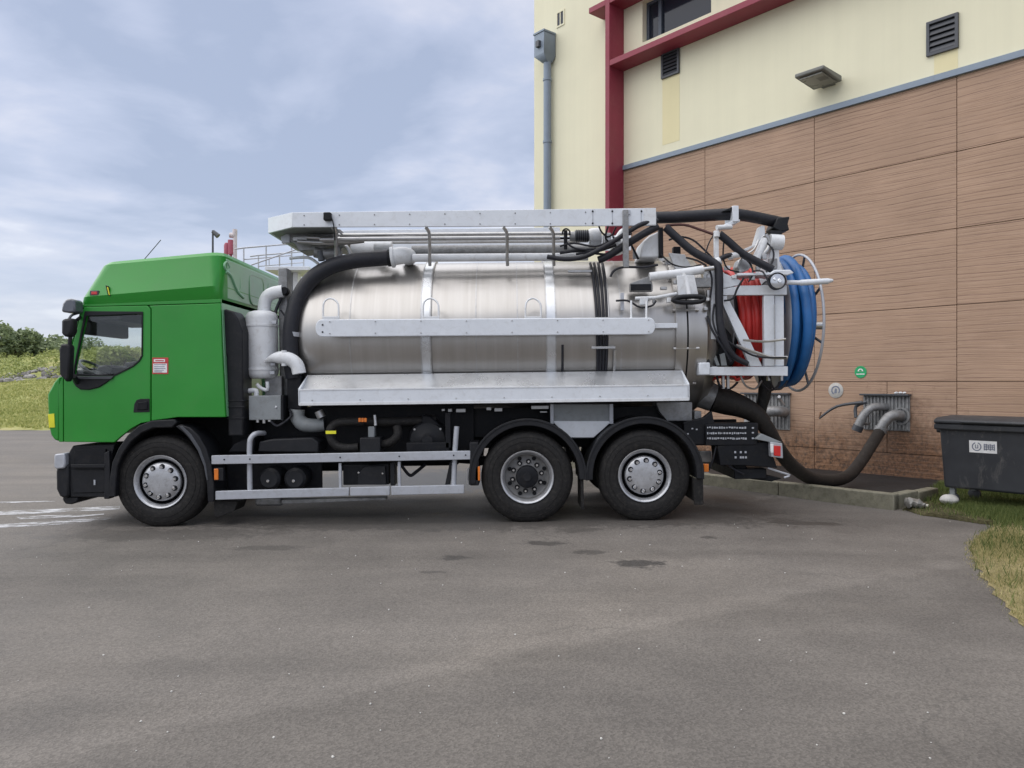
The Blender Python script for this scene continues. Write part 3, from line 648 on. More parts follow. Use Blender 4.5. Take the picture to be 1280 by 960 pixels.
def vent(t0, t1, z0, z1, n):
    f = MB().prism([(t0, z0), (t1, z0), (t1, z1), (t0, z1)], .002, .05, hole=[(t0+.05, z0+.05), (t1-.05, z0+.05), (t1-.05, z1-.05), (t0+.05, z1-.05)]).build('vent', M['darkgrey'], bd, .004)
    MB().box(t0+.03, t1-.03, .003, .006, z0+.03, z1-.03).build('vent_back', M['chassis'], f, smooth=0)
    h = (z1 - z0 - .1) / n
    for i in range(n):
        z = z0 + .05 + h * i
        MB().add([(t0+.048, .045, z + .005), (t1-.048, .045, z + .005), (t1-.048, .015, z + h*.8), (t0+.048, .015, z + h*.8),
                  (t0+.048, .039, z + .001), (t1-.048, .039, z + .001), (t1-.048, .009, z + h*.8 - .004), (t0+.048, .009, z + h*.8 - .004)],
                 [(0,1,2,3),(7,6,5,4),(0,4,5,1),(1,5,6,2),(2,6,7,3),(3,7,4,0)]).build('slat', M['darkgrey'], f, smooth=0)
vent(5.24, 5.73, 8.36, 8.93, 6); vent(-.349, .14, 7.03, 7.60, 5)
MB().box(5.25, 5.72, .001, .004, 6.9, 8.36).build('paint_patch', M['cream_patch'], bd, smooth=0)['label'] = 'yellowed strip of paint under the vent'
MB().box(-.33, .03, .001, .004, FL + .112, 7.03).build('paint_patch', M['cream_patch'], bd, smooth=0)['label'] = 'yellowed strip of paint under the vent'
dp = MB().tube([(9.36, .14, -.2), (9.36, .14, 9.95)], .1, 20).build('downpipe', M['zinc'], bd)
hp = MB(); hp.box(9.18, 9.56, .02, .42, 10.0, 10.55); hp.add([(9.18,.02,10.0),(9.56,.02,10.0),(9.56,.42,10.0),(9.18,.42,10.0),(9.27,.05,9.86),(9.45,.05,9.86),(9.45,.23,9.86),(9.27,.23,9.86)], [(0,1,5,4),(1,2,6,5),(2,3,7,6),(3,0,4,7),(4,5,6,7)])
h = hp.build('hopper_head', M['zinc'], dp, .008); MB().box(9.16, 9.58, .02, .44, 10.55, 10.6).build('rim', M['zinc'], dp, .006)
MB().box(9.30, 9.42, .42, .5, 10.18, 10.34).build('overflow_spout', M['darkgrey'], dp, .006)
for z in (7.8, 5.2, 9.4): MB().lathe([(.1, 0), (.115, .0), (.115, .06), (.1, .06)], (9.36, .14, z), 'z', 20).build('pipe_collar', M['zinc'], dp)
so = MB(); so.prism([(8.86, 10.72), (9.16, 10.72), (9.16, 11.12), (8.86, 11.12)], .001, .02, hole=[(8.9, 10.76), (9.12, 10.76), (9.12, 11.08), (8.9, 11.08)])
s = so.build('small_opening', M['cream'], bd); MB().box(8.9, 9.12, .002, .005, 10.76, 11.08).build('opening_pane', M['winglass'], s, smooth=0)
MB().box(9.0, 9.03, .004, .015, 10.76, 11.08).build('opening_bar', M['cream'], s, smooth=0)
tag(bd, 'industrial building with cream upper wall, wood grain cladding and red fins', 'building')

def on_wall(name): return empty(name, BO, BROT)
wlamp = on_wall('wall_lamp')
za, zb = 7.07, 7.03
def lampslab(t0, t1, o0, o1, z0, z1, tilt=.06):
    return MB().add([(t0,o0,z0),(t1,o0,z0),(t1,o1,z0+tilt),(t0,o1,z0+tilt),(t0,o0,z1),(t1,o0,z1),(t1,o1,z1+tilt*.4),(t0,o1,z1+tilt*.4)],
             [(0,3,2,1),(4,5,6,7),(0,1,5,4),(1,2,6,5),(2,3,7,6),(3,0,4,7)])
lampslab(1.57, 2.12, .06, .72, 7.05, 7.16).build('housing', M['lampgrey'], wlamp, .02)
lampslab(1.63, 2.06, .13, .66, 7.047, 7.055, .049).build('lens_plate', simple('lamp_dull_glass', (.22, .22, .19), .3), wlamp)
lampslab(1.66, 1.82, .36, .62, 7.056, 7.062, .03).build('led_board', M['lampgrey'], wlamp)
MB().box(1.72, 1.97, 0.0, .08, 7.05, 7.2).build('wall_bracket', M['lampgrey'], wlamp, .01)
tag(wlamp, 'flat grey floodlight sticking out from the cream wall', 'lamp')

# round signs on the cladding
def disc(name, t, z, r, mat, parent, o0, o1, seg=36): return MB().lathe([(0, o1), (r*.97, o1), (r, o1-.003), (r, o0), (0, o0)], (t, 0, z), 'y', seg).build(name, mat, parent)
a = W(1076, 465); s = on_wall('round_sign'); disc('sign_plate', a[0], a[2], .108, M['signgreen'], s, .003, .012)
m_ = MB(); m_.prism(arc(a[0], a[2] + .012, .05, 0, 180, 12), .0125, .0145); m_.build('symbol', M['stickwhite'], s, smooth=0)
MB().box(a[0]-.075, a[0]+.075, .0125, .0145, a[2]-.045, a[2]-.028).build('symbol', M['stickwhite'], s, smooth=0)
MB().prism(arc(a[0], a[2] + .016, .026, 0, 180, 10), .015, .0165).build('symbol', M['signgreen'], s, smooth=0)
tag(s, 'round green sign with white symbol on the brown cladding', 'sign')
a = W(1045, 488); s = on_wall('round_sign'); disc('sign_plate', a[0], a[2], .14, simple('weathered_white_sign', (.5, .49, .46), .55, var=.12, nscale=14, dirt=((.25, .22, .2), .5)), s, .003, .012)
ring = MB(); ring.lathe([(.06, .0125), (.06, .0145), (.085, .0145), (.085, .0125)], (a[0], 0, a[2]), 'y', 24, R(-60), R(220)); ring.build('symbol', M['ink'], s, smooth=0)
MB().prism([(a[0]-.02, a[2]-.05), (a[0]+.03, a[2]-.05), (a[0]+.01, a[2]+.04), (a[0]-.025, a[2]+.03)], .0125, .0145).build('symbol', M['ink'], s, smooth=0)
tag(s, 'round white sign with grey symbol left of the hose connection', 'sign')

# hose connections in the wall
def plate(t0, t1, z0, z1, parent):
    p = MB().box(t0, t1, .004, .03, z0, z1).build('back_plate', M['galv'], parent, .004)
    for i in range(13):
        t = t0 + (t1 - t0) * (i + .5) / 13; MB().box(t - .012, t + .012, .03, .05, z0 + .02, z1 - .02).build('rib', M['galv'], parent, .002)
    MB().box(t0 - .02, t1 + .02, .002, .14, z1, z1 + .03).build('hood', M['darkgrey'], parent, .004)
c = on_wall('pipe_connection'); plate(.41, 1.2, .80, 1.40, c)
P1 = [W(1127,520,.03), W(1121,519,.16), W(1113,520.5,.26), W(1106,527,.34), W(1101,536.5,.38)]
MB().tube(P1, [.095, .09, .085, .082, .08], 18, 4).build('elbow_pipe', M['galv'], c)
MB().lathe([(.12, 0), (.15, 0), (.15, .03), (.12, .03)], (W(1127,520,.03)[0], .035, W(1127,520,.03)[2]), 'y', 24).build('flange', M['galv'], c)
MB().tube([W(1102.2,534,.375), W(1100,539.5,.385)], .105, 18).build('coupling', M['galv'], c)
P2 = [W(1108,509,.03), W(1098,508.5,.18), W(1088,510.5,.3), W(1079,520,.38), W(1072,535,.42)]
MB().tube(P2, [.065, .068, .07, .072, .08], 18, 4).build('stub_pipe', M['galv'], c)
MB().tube([W(1073.5,532,.42), W(1070.5,538.5,.43)], .088, 18).build('end_cap', M['darkgrey'], c)
MB().tube([W(1070,522,.4), W(1070,508,.36), W(1084,502.5,.3)], .03, 8, 3).build('valve_bracket', M['darkgrey'], c)
MB().tube([W(1080,530,.3), W(1086,529,.3), W(1087,518,.3)], .022, 8, 3).build('latch', M['steel'], c)
a, b, e = W(1078, 503, .4), W(1046, 508, .5), W(1024, 523, .6)
MB().tube([a, b, e], [.03, .024, .018], 8, 4).build('lever', M['darkgrey'], c); MB().tube([W(1026, 515, .6), e], .016, 6).build('lever_end', simple('rusty_steel', (.22, .12, .07), .8), c)
for i in range(3): rk = MB(); rock(rk, (.62 - i*.07, .06, 1.45), .035, .6); rk.build('white_clamp', M['white'], c)
tag(c, 'ribbed metal plate with pipe elbows where the black hose connects', 'pipe fitting')
c = on_wall('pipe_connection'); plate(2.62, 3.62, .72, 1.40, c)
MB().tube([(2.72, .03, 1.06), (2.74, .25, 1.08), (2.95, .4, 1.06), (3.15, .48, .96), (3.22, .5, .8)], .1, 18, 4).build('elbow_pipe', M['galv'], c)
MB().tube([(2.7, .1, 1.2), (2.74, .2, 1.32), (2.68, .3, 1.36)], .03, 8, 3).build('valve_bracket', M['steel'], c)
tag(c, 'second metal pipe fitting on the wall, just behind the truck', 'pipe fitting')

# ------------------------------------------------------------------ kerb, pit floor, bin and litter
K0 = Vector((4.83, 9.74 - CAM_D)); KU = Vector((-.639, .769)); KV = Vector((.769, .639))
pit = [(K0.x, K0.y), (K0.x + KV.x*1.5, K0.y + KV.y*1.5), (7.35, 3.65), (1.5, 10.65), (K0.x + KU.x*7, K0.y + KU.y*7)]
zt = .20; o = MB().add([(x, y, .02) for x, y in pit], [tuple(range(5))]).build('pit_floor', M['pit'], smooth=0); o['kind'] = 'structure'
kb = empty('concrete_kerb', (K0.x, K0.y, .0))
def kstone(p, u, L, w, h, nm='kerb_stone'):
    nrm = Vector((-u.y, u.x)); 
    if nrm.dot(Vector((1, 1))) < 0: nrm = -nrm
    q = [(p.x, p.y), (p.x + u.x*L, p.y + u.y*L), (p.x + u.x*L + nrm.x*w, p.y + u.y*L + nrm.y*w), (p.x + nrm.x*w, p.y + nrm.y*w)]
    MB().slab([(x - K0.x, y - K0.y) for x, y in q], -.25, h + random.uniform(-.006, .006)).build(nm, M['concrete'], kb, .014)
x = 0
for L_ in (1.62, 1.5, 1.5, 1.5): kstone(K0 + KU * x, KU, L_ - .012, .16, zt); x += L_
kn = Vector((KV.x, KV.y)); kstone(K0 + kn*.03, kn, .7, .15, zt - .01); kstone(K0 + kn*.75, kn, .62, .15, zt - .03)
tag(kb, 'concrete kerb edging the dark pit below the wall hoses', 'kerb')

bn = empty('rubbish_bin'); BU = Vector((.639, -.769)); BV = Vector((.769, .639)); B0 = Vector((5.5, 9.92 - CAM_D))
bn.location = (B0.x, B0.y, .045); bn.rotation_euler = (0, 0, math.atan2(BU.y, BU.x))     # local x along the front, y towards the wall
zb0, zb1, BL, BD = .225, 1.05, 1.36, 1.0
def taper(x0, x1, y0, y1, z0, z1, k):
    return MB().add([(x0+k,y0+k,z0),(x1-k,y0+k,z0),(x1-k,y1-k,z0),(x0+k,y1-k,z0),(x0,y0,z1),(x1,y0,z1),(x1,y1,z1),(x0,y1,z1)], [(0,3,2,1),(4,5,6,7),(0,1,5,4),(1,2,6,5),(2,3,7,6),(3,0,4,7)])
taper(0, BL, 0, BD, zb0, zb1, .045).build('body', M['binplastic'], bn, .03, seg=3)
MB().box(-.045, BL+.045, -.05, BD+.04, zb1 - .08, zb1 + .0).build('rim', M['binplastic'], bn, .02, seg=3)
lid = MB(); prof = [(-.065, zb1+.002), (-.065, zb1+.045), (.02, zb1+.075), (BD*.5, zb1+.095), (BD+.02, zb1+.07), (BD+.05, zb1+.002)]; n = len(prof)
lid.add([(-.04, y, z) for y, z in prof] + [(BL+.04, y, z) for y, z in prof], [tuple(range(n)), tuple(range(2*n-1, n-1, -1))] + [(i, i+n, (i+1) % n + n, (i+1) % n) for i in range(n)])
lid.build('lid', M['binplastic'], bn, .015)
MB().tube([(.3, -.07, zb1+.02), (.3, -.1, zb1+.03), (1.06, -.1, zb1+.03), (1.06, -.07, zb1+.02)], .014, 8).build('lid_handle', M['binplastic'], bn)
MB().lathe([(0, -.05), (.03, -.05), (.034, 0), (0, 0)], (-.045, .2, zb1-.1), 'x', 12).build('trunnion', M['binplastic'], bn)
for x in (.12, BL - .16):
    for y in (.14, BD - .14):
        wh = MB().lathe([(0, -.025), (.05, -.025), (.075, -.02), (.08, 0), (.075, .02), (.05, .025), (0, .025)], (x, y, .08), 'y', 16).build('castor', M['darkgrey'], bn)
        MB().box(x - .03, x + .03, y - .035, y + .035, .12, zb0 + .02).build('castor_fork', M['greybox'], wh, .004)
def onfront(x, z): return .045 * (zb1 - z) / (zb1 - zb0)
lx, lz = .355, .70
def lab(nm, pts, mat, off, par):
    o = MB().add([(x, onfront(x, z) - off, z) for x, z in pts] + [(x, onfront(x, z) - off + .002, z) for x, z in pts], [tuple(range(len(pts))), tuple(range(2*len(pts)-1, len(pts)-1, -1))] + [(i, (i+1) % len(pts), (i+1) % len(pts)+len(pts), i+len(pts)) for i in range(len(pts))]).build(nm, mat, par, smooth=0); return o
pl = lab('label_plate', [(lx, lz), (lx+.31, lz), (lx+.31, lz+.15), (lx, lz+.15)], M['stickwhite'], .004, bn)
r_ = MB(); C = (lx+.085, lz+.075)
for i in range(20):
    a0, a1 = 2*math.pi*i/20, 2*math.pi*(i+1)/20
    if 4 <= i <= 5: continue
    q = [(C[0]+r*math.cos(a), C[1]+r*math.sin(a)) for r, a in ((.042,a0),(.055,a0),(.055,a1),(.042,a1))]
    r_.add([(x, onfront(x, z) - .0065, z) for x, z in q], [(0,1,2,3)])
for q in ([(-.018,-.022),(-.008,-.022),(-.008,.026),(-.018,.026)], [(.008,-.022),(.018,-.022),(.018,.026),(.008,.026)], [(-.018,-.022),(.018,-.022),(.018,-.012),(-.018,-.012)]):
    r_.add([(C[0]+x, onfront(0, C[1]+z) - .0065, C[1]+z) for x, z in q], [(0,1,2,3)])
def lq(x0, x1, z0, z1): r_.add([(x, onfront(x, z) - .007, z) for x, z in ((x0, z0), (x1, z0), (x1, z1), (x0, z1))], [(0,1,2,3)])
for i, (h0, h1) in enumerate([(.0, .08), (.0, .08), (.01, .07), (.0, .08), (.015, .065), (.0, .08)]): lq(lx + .165 + i*.022, lx + .177 + i*.022, lz + .035 + h0, lz + .035 + h1)
for z in (.045, .075, .1): lq(lx + .17, lx + .28, lz + z, lz + z + .008)
r_.build('logo', M['ink'], pl, smooth=0)
tag(bn, 'dark plastic wheeled rubbish container with white label beside the wall', 'bin')

g = at(1187, 622, 9.85); mb = MB(); rock(mb, (0, 0, 0), .125, .66, 12); o = mb.build('white_stone', M['stone'], smooth=60, loc=(g[0], g[1], .115)); o.scale = (1.1, .9, .95)
sub = o.modifiers.new('s', 'SUBSURF'); sub.levels = 2; sub.render_levels = 2; tag(o, 'rounded white stone lying before the rubbish bin', 'stone')
g = G(1149, 641); bt = empty('crushed_bottle', (g[0], g[1] + .1, .075), (0, 0, R(-25)))
mb = MB().tube([(-.11, 0, .02), (-.08, .01, .03), (-.02, .02, .045), (.04, 0, .03), (.085, -.01, .015), (.12, -.01, .01)], [.03, .075, .06, .07, .03, .018], 9, 3)
mb.v = [(x, y*1.2, z*.8 + .014*math.sin(x*90+y*70) + .01*math.sin(x*37-y*120)) for x, y, z in mb.v]; mb.build('bottle_body', simple('dirty_plastic', (.22, .215, .2), .35, var=.3, nscale=20), bt)
MB().tube([(.12, -.01, .01), (.15, -.012, .008)], .017, 9).build('bottle_cap', simple('pale_cap', (.5, .48, .4), .5), bt)
tag(bt, 'crushed grey plastic bottle on the ground by the kerb corner', 'litter')

# ------------------------------------------------------------------ the vacuum tanker truck
SL = 0.013
tk = empty('vacuum_truck', (0, 0, 0.03), (0, -SL, 0))
tag(tk, 'green cab vacuum tanker truck with stainless steel tank and hose reels', 'truck')
def L(px, py, Y=0.0):                                                 # truck coordinates of a photo pixel at side offset Y from the near side
    k = (CAM_D + Y) / FPX; xw = (px - 640.0) * k; zl = CAM_Z - (py - 480.0) * k - .03 - SL * xw
    return Vector((xw + SL * zl, Y, zl))
def LX(px, Y=0.0): return (px - 640.0) * (CAM_D + Y) / FPX
def xz(poly, Y=0.0): return [(L(p[0], p[1], Y).x, L(p[0], p[1], Y).z) for p in poly]
def pr(name, mat, poly, y0, y1, parent=None, bevel=.006, hole=None, smooth=40, ref=None):
    ref = y0 if ref is None else ref
    return MB().prism(xz(poly, ref), y0, y1, None if hole is None else xz(hole, ref)).build(name, M[mat], parent or tk, bevel, smooth)
def bx(name, mat, x0, y0, x1, y1, Y0, Y1, parent=None, bevel=.006):
    a, b = L(x0, y1, Y0), L(x1, y0, Y0); zm0 = L((x0+x1)/2, y1, Y0).z; zm1 = L((x0+x1)/2, y0, Y0).z
    return MB().box(a.x, b.x, Y0, Y1, zm0, zm1).build(name, M[mat], parent or tk, bevel)
def tb(name, mat, pts, r, parent=None, seg=10, sub=4, closed=False):
    return MB().tube([L(*p) for p in pts], r, seg, sub if len(pts) > 2 else 0, closed=closed).build(name, M[mat], parent or tk, 0, 50)
def cyl(name, mat, p, r, h, axis='y', parent=None, seg=28, e=.01):
    return MB().lathe([(0, 0), (r-e, 0), (r, e), (r, h-e), (r-e, h), (0, h)], tuple(p), axis, seg).build(name, M[mat], parent or tk)

# ---- wheels
def make_wheel(name, kind, pos, width):
    Rr = .525
    prof = [(.285,.035),(.30,.012),(.36,.0),(.43,.002),(.475,.012),(.505,.028),(.52,.05),(.525,.075)]
    inner = [(r, width - y) for r, y in reversed(prof)]
    mid = []
    for i in range(1, 5):
        y = .075 + (width - .15) * i / 5; mid += [(.525, y - .008), (.512, y - .006), (.512, y + .006), (.525, y + .008)]
    def flat(mb):
        mb.v = [(x, y, max(z, -.512)) for x, y, z in mb.v]; return mb
    rim = MB().lathe([(.298,.02),(.304,.004),(.298,-.004),(.288,-.002),(.278,.012),(.262,.03),(.256,.05)], (0,0,0), 'y', 48)
    w = rim.build(name, M['rimsteel'], tk, 0, 50, loc=pos)
    t = flat(MB().lathe(prof + mid + inner, (0,0,0), 'y', 72)).build('tyre', M['rubber'], w, 0, 50)
    MB().lathe([(.257,.048),(.256,.07),(.253,.11),(.25,.2),(.25,width-.02)], (0,0,0), 'y', 48).build('rim_well', M['darkrim' if kind != 'cover' else 'chassis'], w)
    rb = MB()
    for r0, y0 in ((.40, -.001), (.452, .006)): rb.lathe([(r0-.004, y0+.003), (r0-.002, y0-.003), (r0+.002, y0-.003), (r0+.004, y0+.004)], (0,0,0), 'y', 72)
    rb.build('sidewall_rib', M['rubber'], w)
    if kind == 'cover':
        MB().lathe([(.255,.13),(.235,.12),(.2,.09)], (0,0,0), 'y', 40).build('disc', M['chassis'], w)
        MB().lathe([(.2,.09),(.222,.07),(.222,.045),(.214,.028),(.2,.018),(.15,.008),(.08,.003),(0,.002)], (0,0,0), 'y', 48).build('hub_cover', M['rimsteel'], w)
        rn, yn, nn, sz = .172, .012, 10, .021
    else:
        MB().lathe([(.252,.14),(.235,.15),(.20,.145),(.15,.13),(.13,.12),(.125,.05),(.118,.035),(.1,.028),(.05,.026),(0,.026)], (0,0,0), 'y', 48).build('disc', M['darkrim'], w)
        MB().lathe([(.128,.12),(.128,.045),(.12,.03),(.1,.022),(0,.022)], (0,0,0), 'y', 40).build('hub', M['chassis'], w)
        MB().lathe([(.05,.021),(.045,.014),(0,.014)], (0,0,0), 'y', 24).build('hub_cap', M['black'], w)
        rn, yn, nn, sz = .17, .115, 10, .018
        for i in range(8):
            a = 2*math.pi*(i+.5)/8; MB().lathe([(.024, -.004), (.024, .004), (0, .004)], (.215*math.cos(a), .138, .215*math.sin(a)), 'y', 10).build('hand_hole', M['chassis'], w)
    nut = None
    for i in range(nn):
        a = 2*math.pi*i/nn + .2; loc = (rn*math.cos(a), yn, rn*math.sin(a))
        if nut is None: nut = MB().lathe([(0,-.03),(sz*.7,-.03),(sz,-.022),(sz,.01)], (0,0,0), 'y', 6).build('wheel_nut', M['chrome'], w, 0, 30, loc=loc)
        else: copy_part(nut, w, loc)
        s = MB().lathe([(sz*.9, -.004), (sz*1.5, -.004), (sz*1.6, .006)], (0,0,0), 'y', 10).build('nut_ring', M['chassis'], w, 0, 0, loc=loc) if i == 0 else copy_part(s, w, loc)
    return w
for px, kind in ((200, 'cover'), (659, 'drive'), (806, 'cover')):
    make_wheel('wheel', kind, (LX(px, .04) + .007, .04, .512), .32)
for px, kind in ((200, 'cover'), (659, 'drive'), (806, 'cover')):      # far side wheels: turned round
    w = make_wheel('wheel', kind, (LX(px, .04) + .007, 2.46, .512), .32); w.rotation_euler = (0, 0, math.pi)
for px in (200, 659, 806):
    x = LX(px, .04) + .007; MB().tube([(x, .34, .512), (x, 2.16, .512)], .085, 14).build('axle', M['chassis'], tk)
    cyl('brake_drum', 'chassis', (x, .26, .512), .21, .2, 'y'); cyl('brake_drum', 'chassis', (x, 2.04, .512), .21, .2, 'y')
x = LX(659, .04); MB().lathe([(0,-.2),(.12,-.19),(.22,-.08),(.24,0),(.22,.08),(.12,.19),(0,.2)], (x, 1.25, .52), 'x', 20).build('differential', M['chassis'], tk)

# ---- cab
W_ = 2.5
cab = empty('cab'); cab.parent = tk
winpoly = [(108,395),(177.5,392),(177,444),(174,450),(166,457),(143,468.5),(93,468.5),(94.5,458)]
archc = [(188.5,527),(176,529),(165,535),(152,545),(143,553)]
doorp = [(79.5,552.5),(79.5,468),(86,447),(101.5,391),(105,383.5),(184,381.8),(188,386)] + [(188,527),(176,529),(165,535),(152,545),(143,553)]
def side(y0, y1, near):
    nm = 'near' if near else 'far'
    d = pr('door', 'green', doorp, y0, y1, cab, .008, winpoly, ref=0)
    pr('window_pane', 'cabglass', [(109,396),(176.5,393),(176,444),(173,449.5),(165,456.5),(142.5,467.5),(94,467.5),(95.5,458)], (y0+y1)/2 - .004, (y0+y1)/2 + .004, d, 0, smooth=0, ref=0)
    s = -1 if near else 1; f0, f1 = (y0 - .012, y0 + .02) if near else (y1 - .02, y1 + .012)
    pr('window_trim', 'black', [(106.5,389),(179,389.5),(178.6,445),(175,451.5),(167,458.5),(144,470),(91.5,470),(93,457)], f0, f1, d, .003, winpoly, ref=0)
    pr('window_base_trim', 'black', [(90.5,470.5),(144,470.5),(133,479),(124,484.5),(112,487.5),(101,487),(95,483),(91.5,477)], f0 - .004, f1, d, .01, ref=0)
    pr('window_ledge', 'darkgrey', [(92,470.6),(143,470.6),(140,474),(92.5,474)], f0 - .018, f0 - .004, d, .004, ref=0)
    hb = pr('handle_recess', 'black', [(167,515.5),(168,505),(171,500),(176,498.5),(187,498.3),(187.2,515)], f0 + .004, f1, d, .004, ref=0)
    pr('handle', 'chassis', [(172,512.5),(173,503),(185,501.5),(185.5,512)], f0 - .012, f0 + .003, hb, .008, ref=0)
    pr('front_pillar', 'green', [(73.2,552.5),(73.2,482),(79,463),(100.5,386),(104.5,382.5),(101,390.5),(85,447),(78.6,467),(78.6,552.5)], y0 + .004, y1, cab, .006, ref=0)
    p = pr('side_panel', 'green', [(189,526),(189,386),(186,382),(230,380.5),(275.5,379),(277,430),(282,521.5),(222,521.5),(205,524)], y0, y1, cab, .008, ref=0)
    pr('side_header', 'green', [(104.5,383),(100.5,385.5),(99,384.5),(100,381),(275.5,373.5),(275.5,378.2),(186,381),(185,381)], y0 + .006, y1, cab, .003, ref=0)
    return d, p
door, panel = side(0.0, .045, True); side(W_ - .045, W_, False)
# sticker on the side panel
st = pr('warning_sticker', 'stickred', [(190.5,447),(210.5,447),(210.5,467.5),(190.5,467.5)], -.004, .001, panel, 0, smooth=0, ref=0)
pr('sticker_panel', 'stickwhite', [(192.5,449),(206.5,449),(206.5,452.5),(192.5,452.5)], -.0065, -.0042, panel, 0, smooth=0, ref=0)
pr('sticker_panel', 'stickwhite', [(191.7,454.5),(209,454.5),(209,465.8),(191.7,465.8)], -.0065, -.0042, panel, 0, smooth=0, ref=0)
for y, x1 in ((455.4, 207.5), (458, 206), (460.2, 207), (462.4, 205), (464.3, 203)):
    pr('sticker_line', 'ink', [(193,y),(x1,y),(x1,y+.75),(193,y+.75)], -.0085, -.0066, panel, 0, smooth=0, ref=0)
pr('sticker_line', 'stickred', [(194.5,450.2),(205,450.2),(205,451.4),(194.5,451.4)], -.0085, -.0066, panel, 0, smooth=0, ref=0)
# rear wall, floor, roof sheet, front
zb, zt_ = L(280, 521).z, L(275, 378).z
xr0, xr1 = L(282, 521).x, L(275.5, 379).x
mb = MB().add([(xr0, .045, zb), (xr0, W_-.045, zb), (xr1, W_-.045, zt_), (xr1, .045, zt_), (xr0-.04, .045, zb), (xr0-.04, W_-.045, zb), (xr1-.04, W_-.045, zt_), (xr1-.04, .045, zt_)],
              [(0,1,2,3),(7,6,5,4),(0,4,5,1),(1,5,6,2),(2,6,7,3),(3,7,4,0)])
rw = mb.build('rear_wall', M['green_skylit'], cab, .006)
for y0, y1 in ((.6, 1.15), (1.35, 1.9)):
    for za, zbb in ((zb+.12, zb+.62), (zb+.72, zt_-.1)):
        xx = xr0 + (xr1-xr0)*((za+zbb)/2-zb)/(zt_-zb); MB().add([(xx+.022 + (xr1-xr0)*(z-(za+zbb)/2)/(zt_-zb), y, z) for y, z in ((y0,za),(y1,za),(y1,zbb),(y0,zbb))] + [(xx-.005, y, z) for y, z in ((y0,za),(y1,za),(y1,zbb),(y0,zbb))], [(0,1,2,3),(0,4,5,1),(1,5,6,2),(2,6,7,3),(3,7,4,0)]).build('pressed_panel', M['green_skylit'], rw, .012)
MB().box(L(100,381).x + .02, xr1 - .01, .05, W_ - .05, zt_ - .03, zt_).build('roof_sheet', M['interior'], cab)
MB().box(L(76,545).x, xr0 - .03, .05, W_-.05, L(80,520).z, L(80,512).z).build('floor', M['interior'], cab)
fp_ = [(72.3,470),(65.5,477),(57,493),(57.2,505),(58.6,532),(61.2,544),(66,550.5),(72.3,552)]
fpn = pr('front_panel', 'green', fp_, .03, W_-.03, cab, .02, ref=0)
pr('corner_reflector', 'yellow', [(58.2,518),(66,517),(67,534.5),(59.6,535)], .022, .035, fpn, .003, ref=0)
pr('lower_screen_panel', 'green', [(73,552),(73,478),(79,464),(82,464),(76,480),(76,552)], .05, W_-.05, cab, .003, ref=0)
pr('windscreen', 'cabglass', [(79.5,463.5),(101,390),(102,391),(80.8,464.5)], .06, W_-.06, cab, 0, smooth=0, ref=0)
pr('windscreen_header', 'green', [(99,389.5),(100.5,384),(106,382),(106,386),(103,392)], .05, W_-.05, cab, .004, ref=0)
# interior
pr('dashboard', 'interior', [(79,505),(82,468),(88,462),(105,463),(118,469),(122,482),(108,505)], .07, W_-.07, cab, .02, ref=0)
pr('instrument_hood', 'interior', [(98,464),(101,456.5),(112,455),(120,460),(118,468)], .35, .8, cab, .02, ref=0)
pr('centre_console', 'interior', [(96,464),(100,450),(116,448),(126,457),(128,470)], 1.0, 1.6, cab, .02, ref=0)
sw = empty('steering_wheel'); sw.parent = cab; c_ = Vector((LX(121, .5), .55, L(121, 463, .5).z)); 
ax = Vector((.55, 0, .83)).normalized(); u_ = Vector((0, 1, 0)); v_ = ax.cross(u_)
MB().tube([c_ + (u_*math.cos(a) + v_*math.sin(a))*.215 for a in [2*math.pi*i/28 for i in range(28)]], .017, 8, closed=True).build('wheel_ring', M['darkgrey'], sw)
for a in (.3, math.pi-.3, math.pi*1.5): MB().tube([c_ - ax*.02, c_ + (u_*math.cos(a) + v_*math.sin(a))*.21], .016, 6).build('spoke', M['darkgrey'], sw)
MB().tube([c_, c_ - ax*.35 + Vector((-.1,0,0))], [.05, .035], 10).build('steering_column', M['interior'], sw)
bx('sun_visor', 'interior', 101, 384, 112, 418, .1, 1.0, cab, .02); bx('overhead_shelf', 'interior', 104, 383, 150, 401, .06, 1.15, cab, .02)
for y in (.35, 1.6):
    se = empty('seat'); se.parent = cab; x = LX(168)
    MB().box(x-.25, x+.28, y, y+.5, 1.15, 1.3).build('seat_cushion', M['interior'], se, .04); MB().box(x+.28, x+.4, y+.02, y+.48, 1.25, 1.68).build('backrest', M['interior'], se, .04)
    MB().box(x+.31, x+.39, y+.13, y+.37, 1.7, 1.9).build('headrest', M['interior'], se, .03)
# roof fairing
def rrect(x0, x1, y0, y1, r, n=5):
    P = []
    for cx, cy, a in ((x1-r, y0+r, -90), (x1-r, y1-r, 0), (x0+r, y1-r, 90), (x0+r, y0+r, 180)):
        for i in range(n+1): P.append((cx + r*math.cos(R(a+90*i/n)), cy + r*math.sin(R(a+90*i/n))))
    return P
def ring(pf, prr, inset, rad):                                        # pf: front pixel, prr: rear pixel at the near side
    a, b = L(pf[0], pf[1], max(inset, 0)*0), L(prr[0], prr[1], 0)
    return [(x, y, a.z + (b.z-a.z)*(x-a.x)/(b.x-a.x)) for x, y in rrect(a.x, b.x, inset, W_-inset, rad)]
rings = [ring((97.5,383),(275.6,373.5),.012,.10), ring((98.5,378),(275.8,370),-.005,.11), ring((101,372),(276,357),-.03,.12), ring((110,350),(275.4,336),.03,.14), ring((119,330.5),(274,317),.07,.15), ring((122,326.5),(271.5,312.5),.11,.15), ring((135,324),(262,310.5),.25,.2), ring((170,320),(240,309),.7,.3)]
V = [p for r_ in rings for p in r_]; n = len(rings[0])
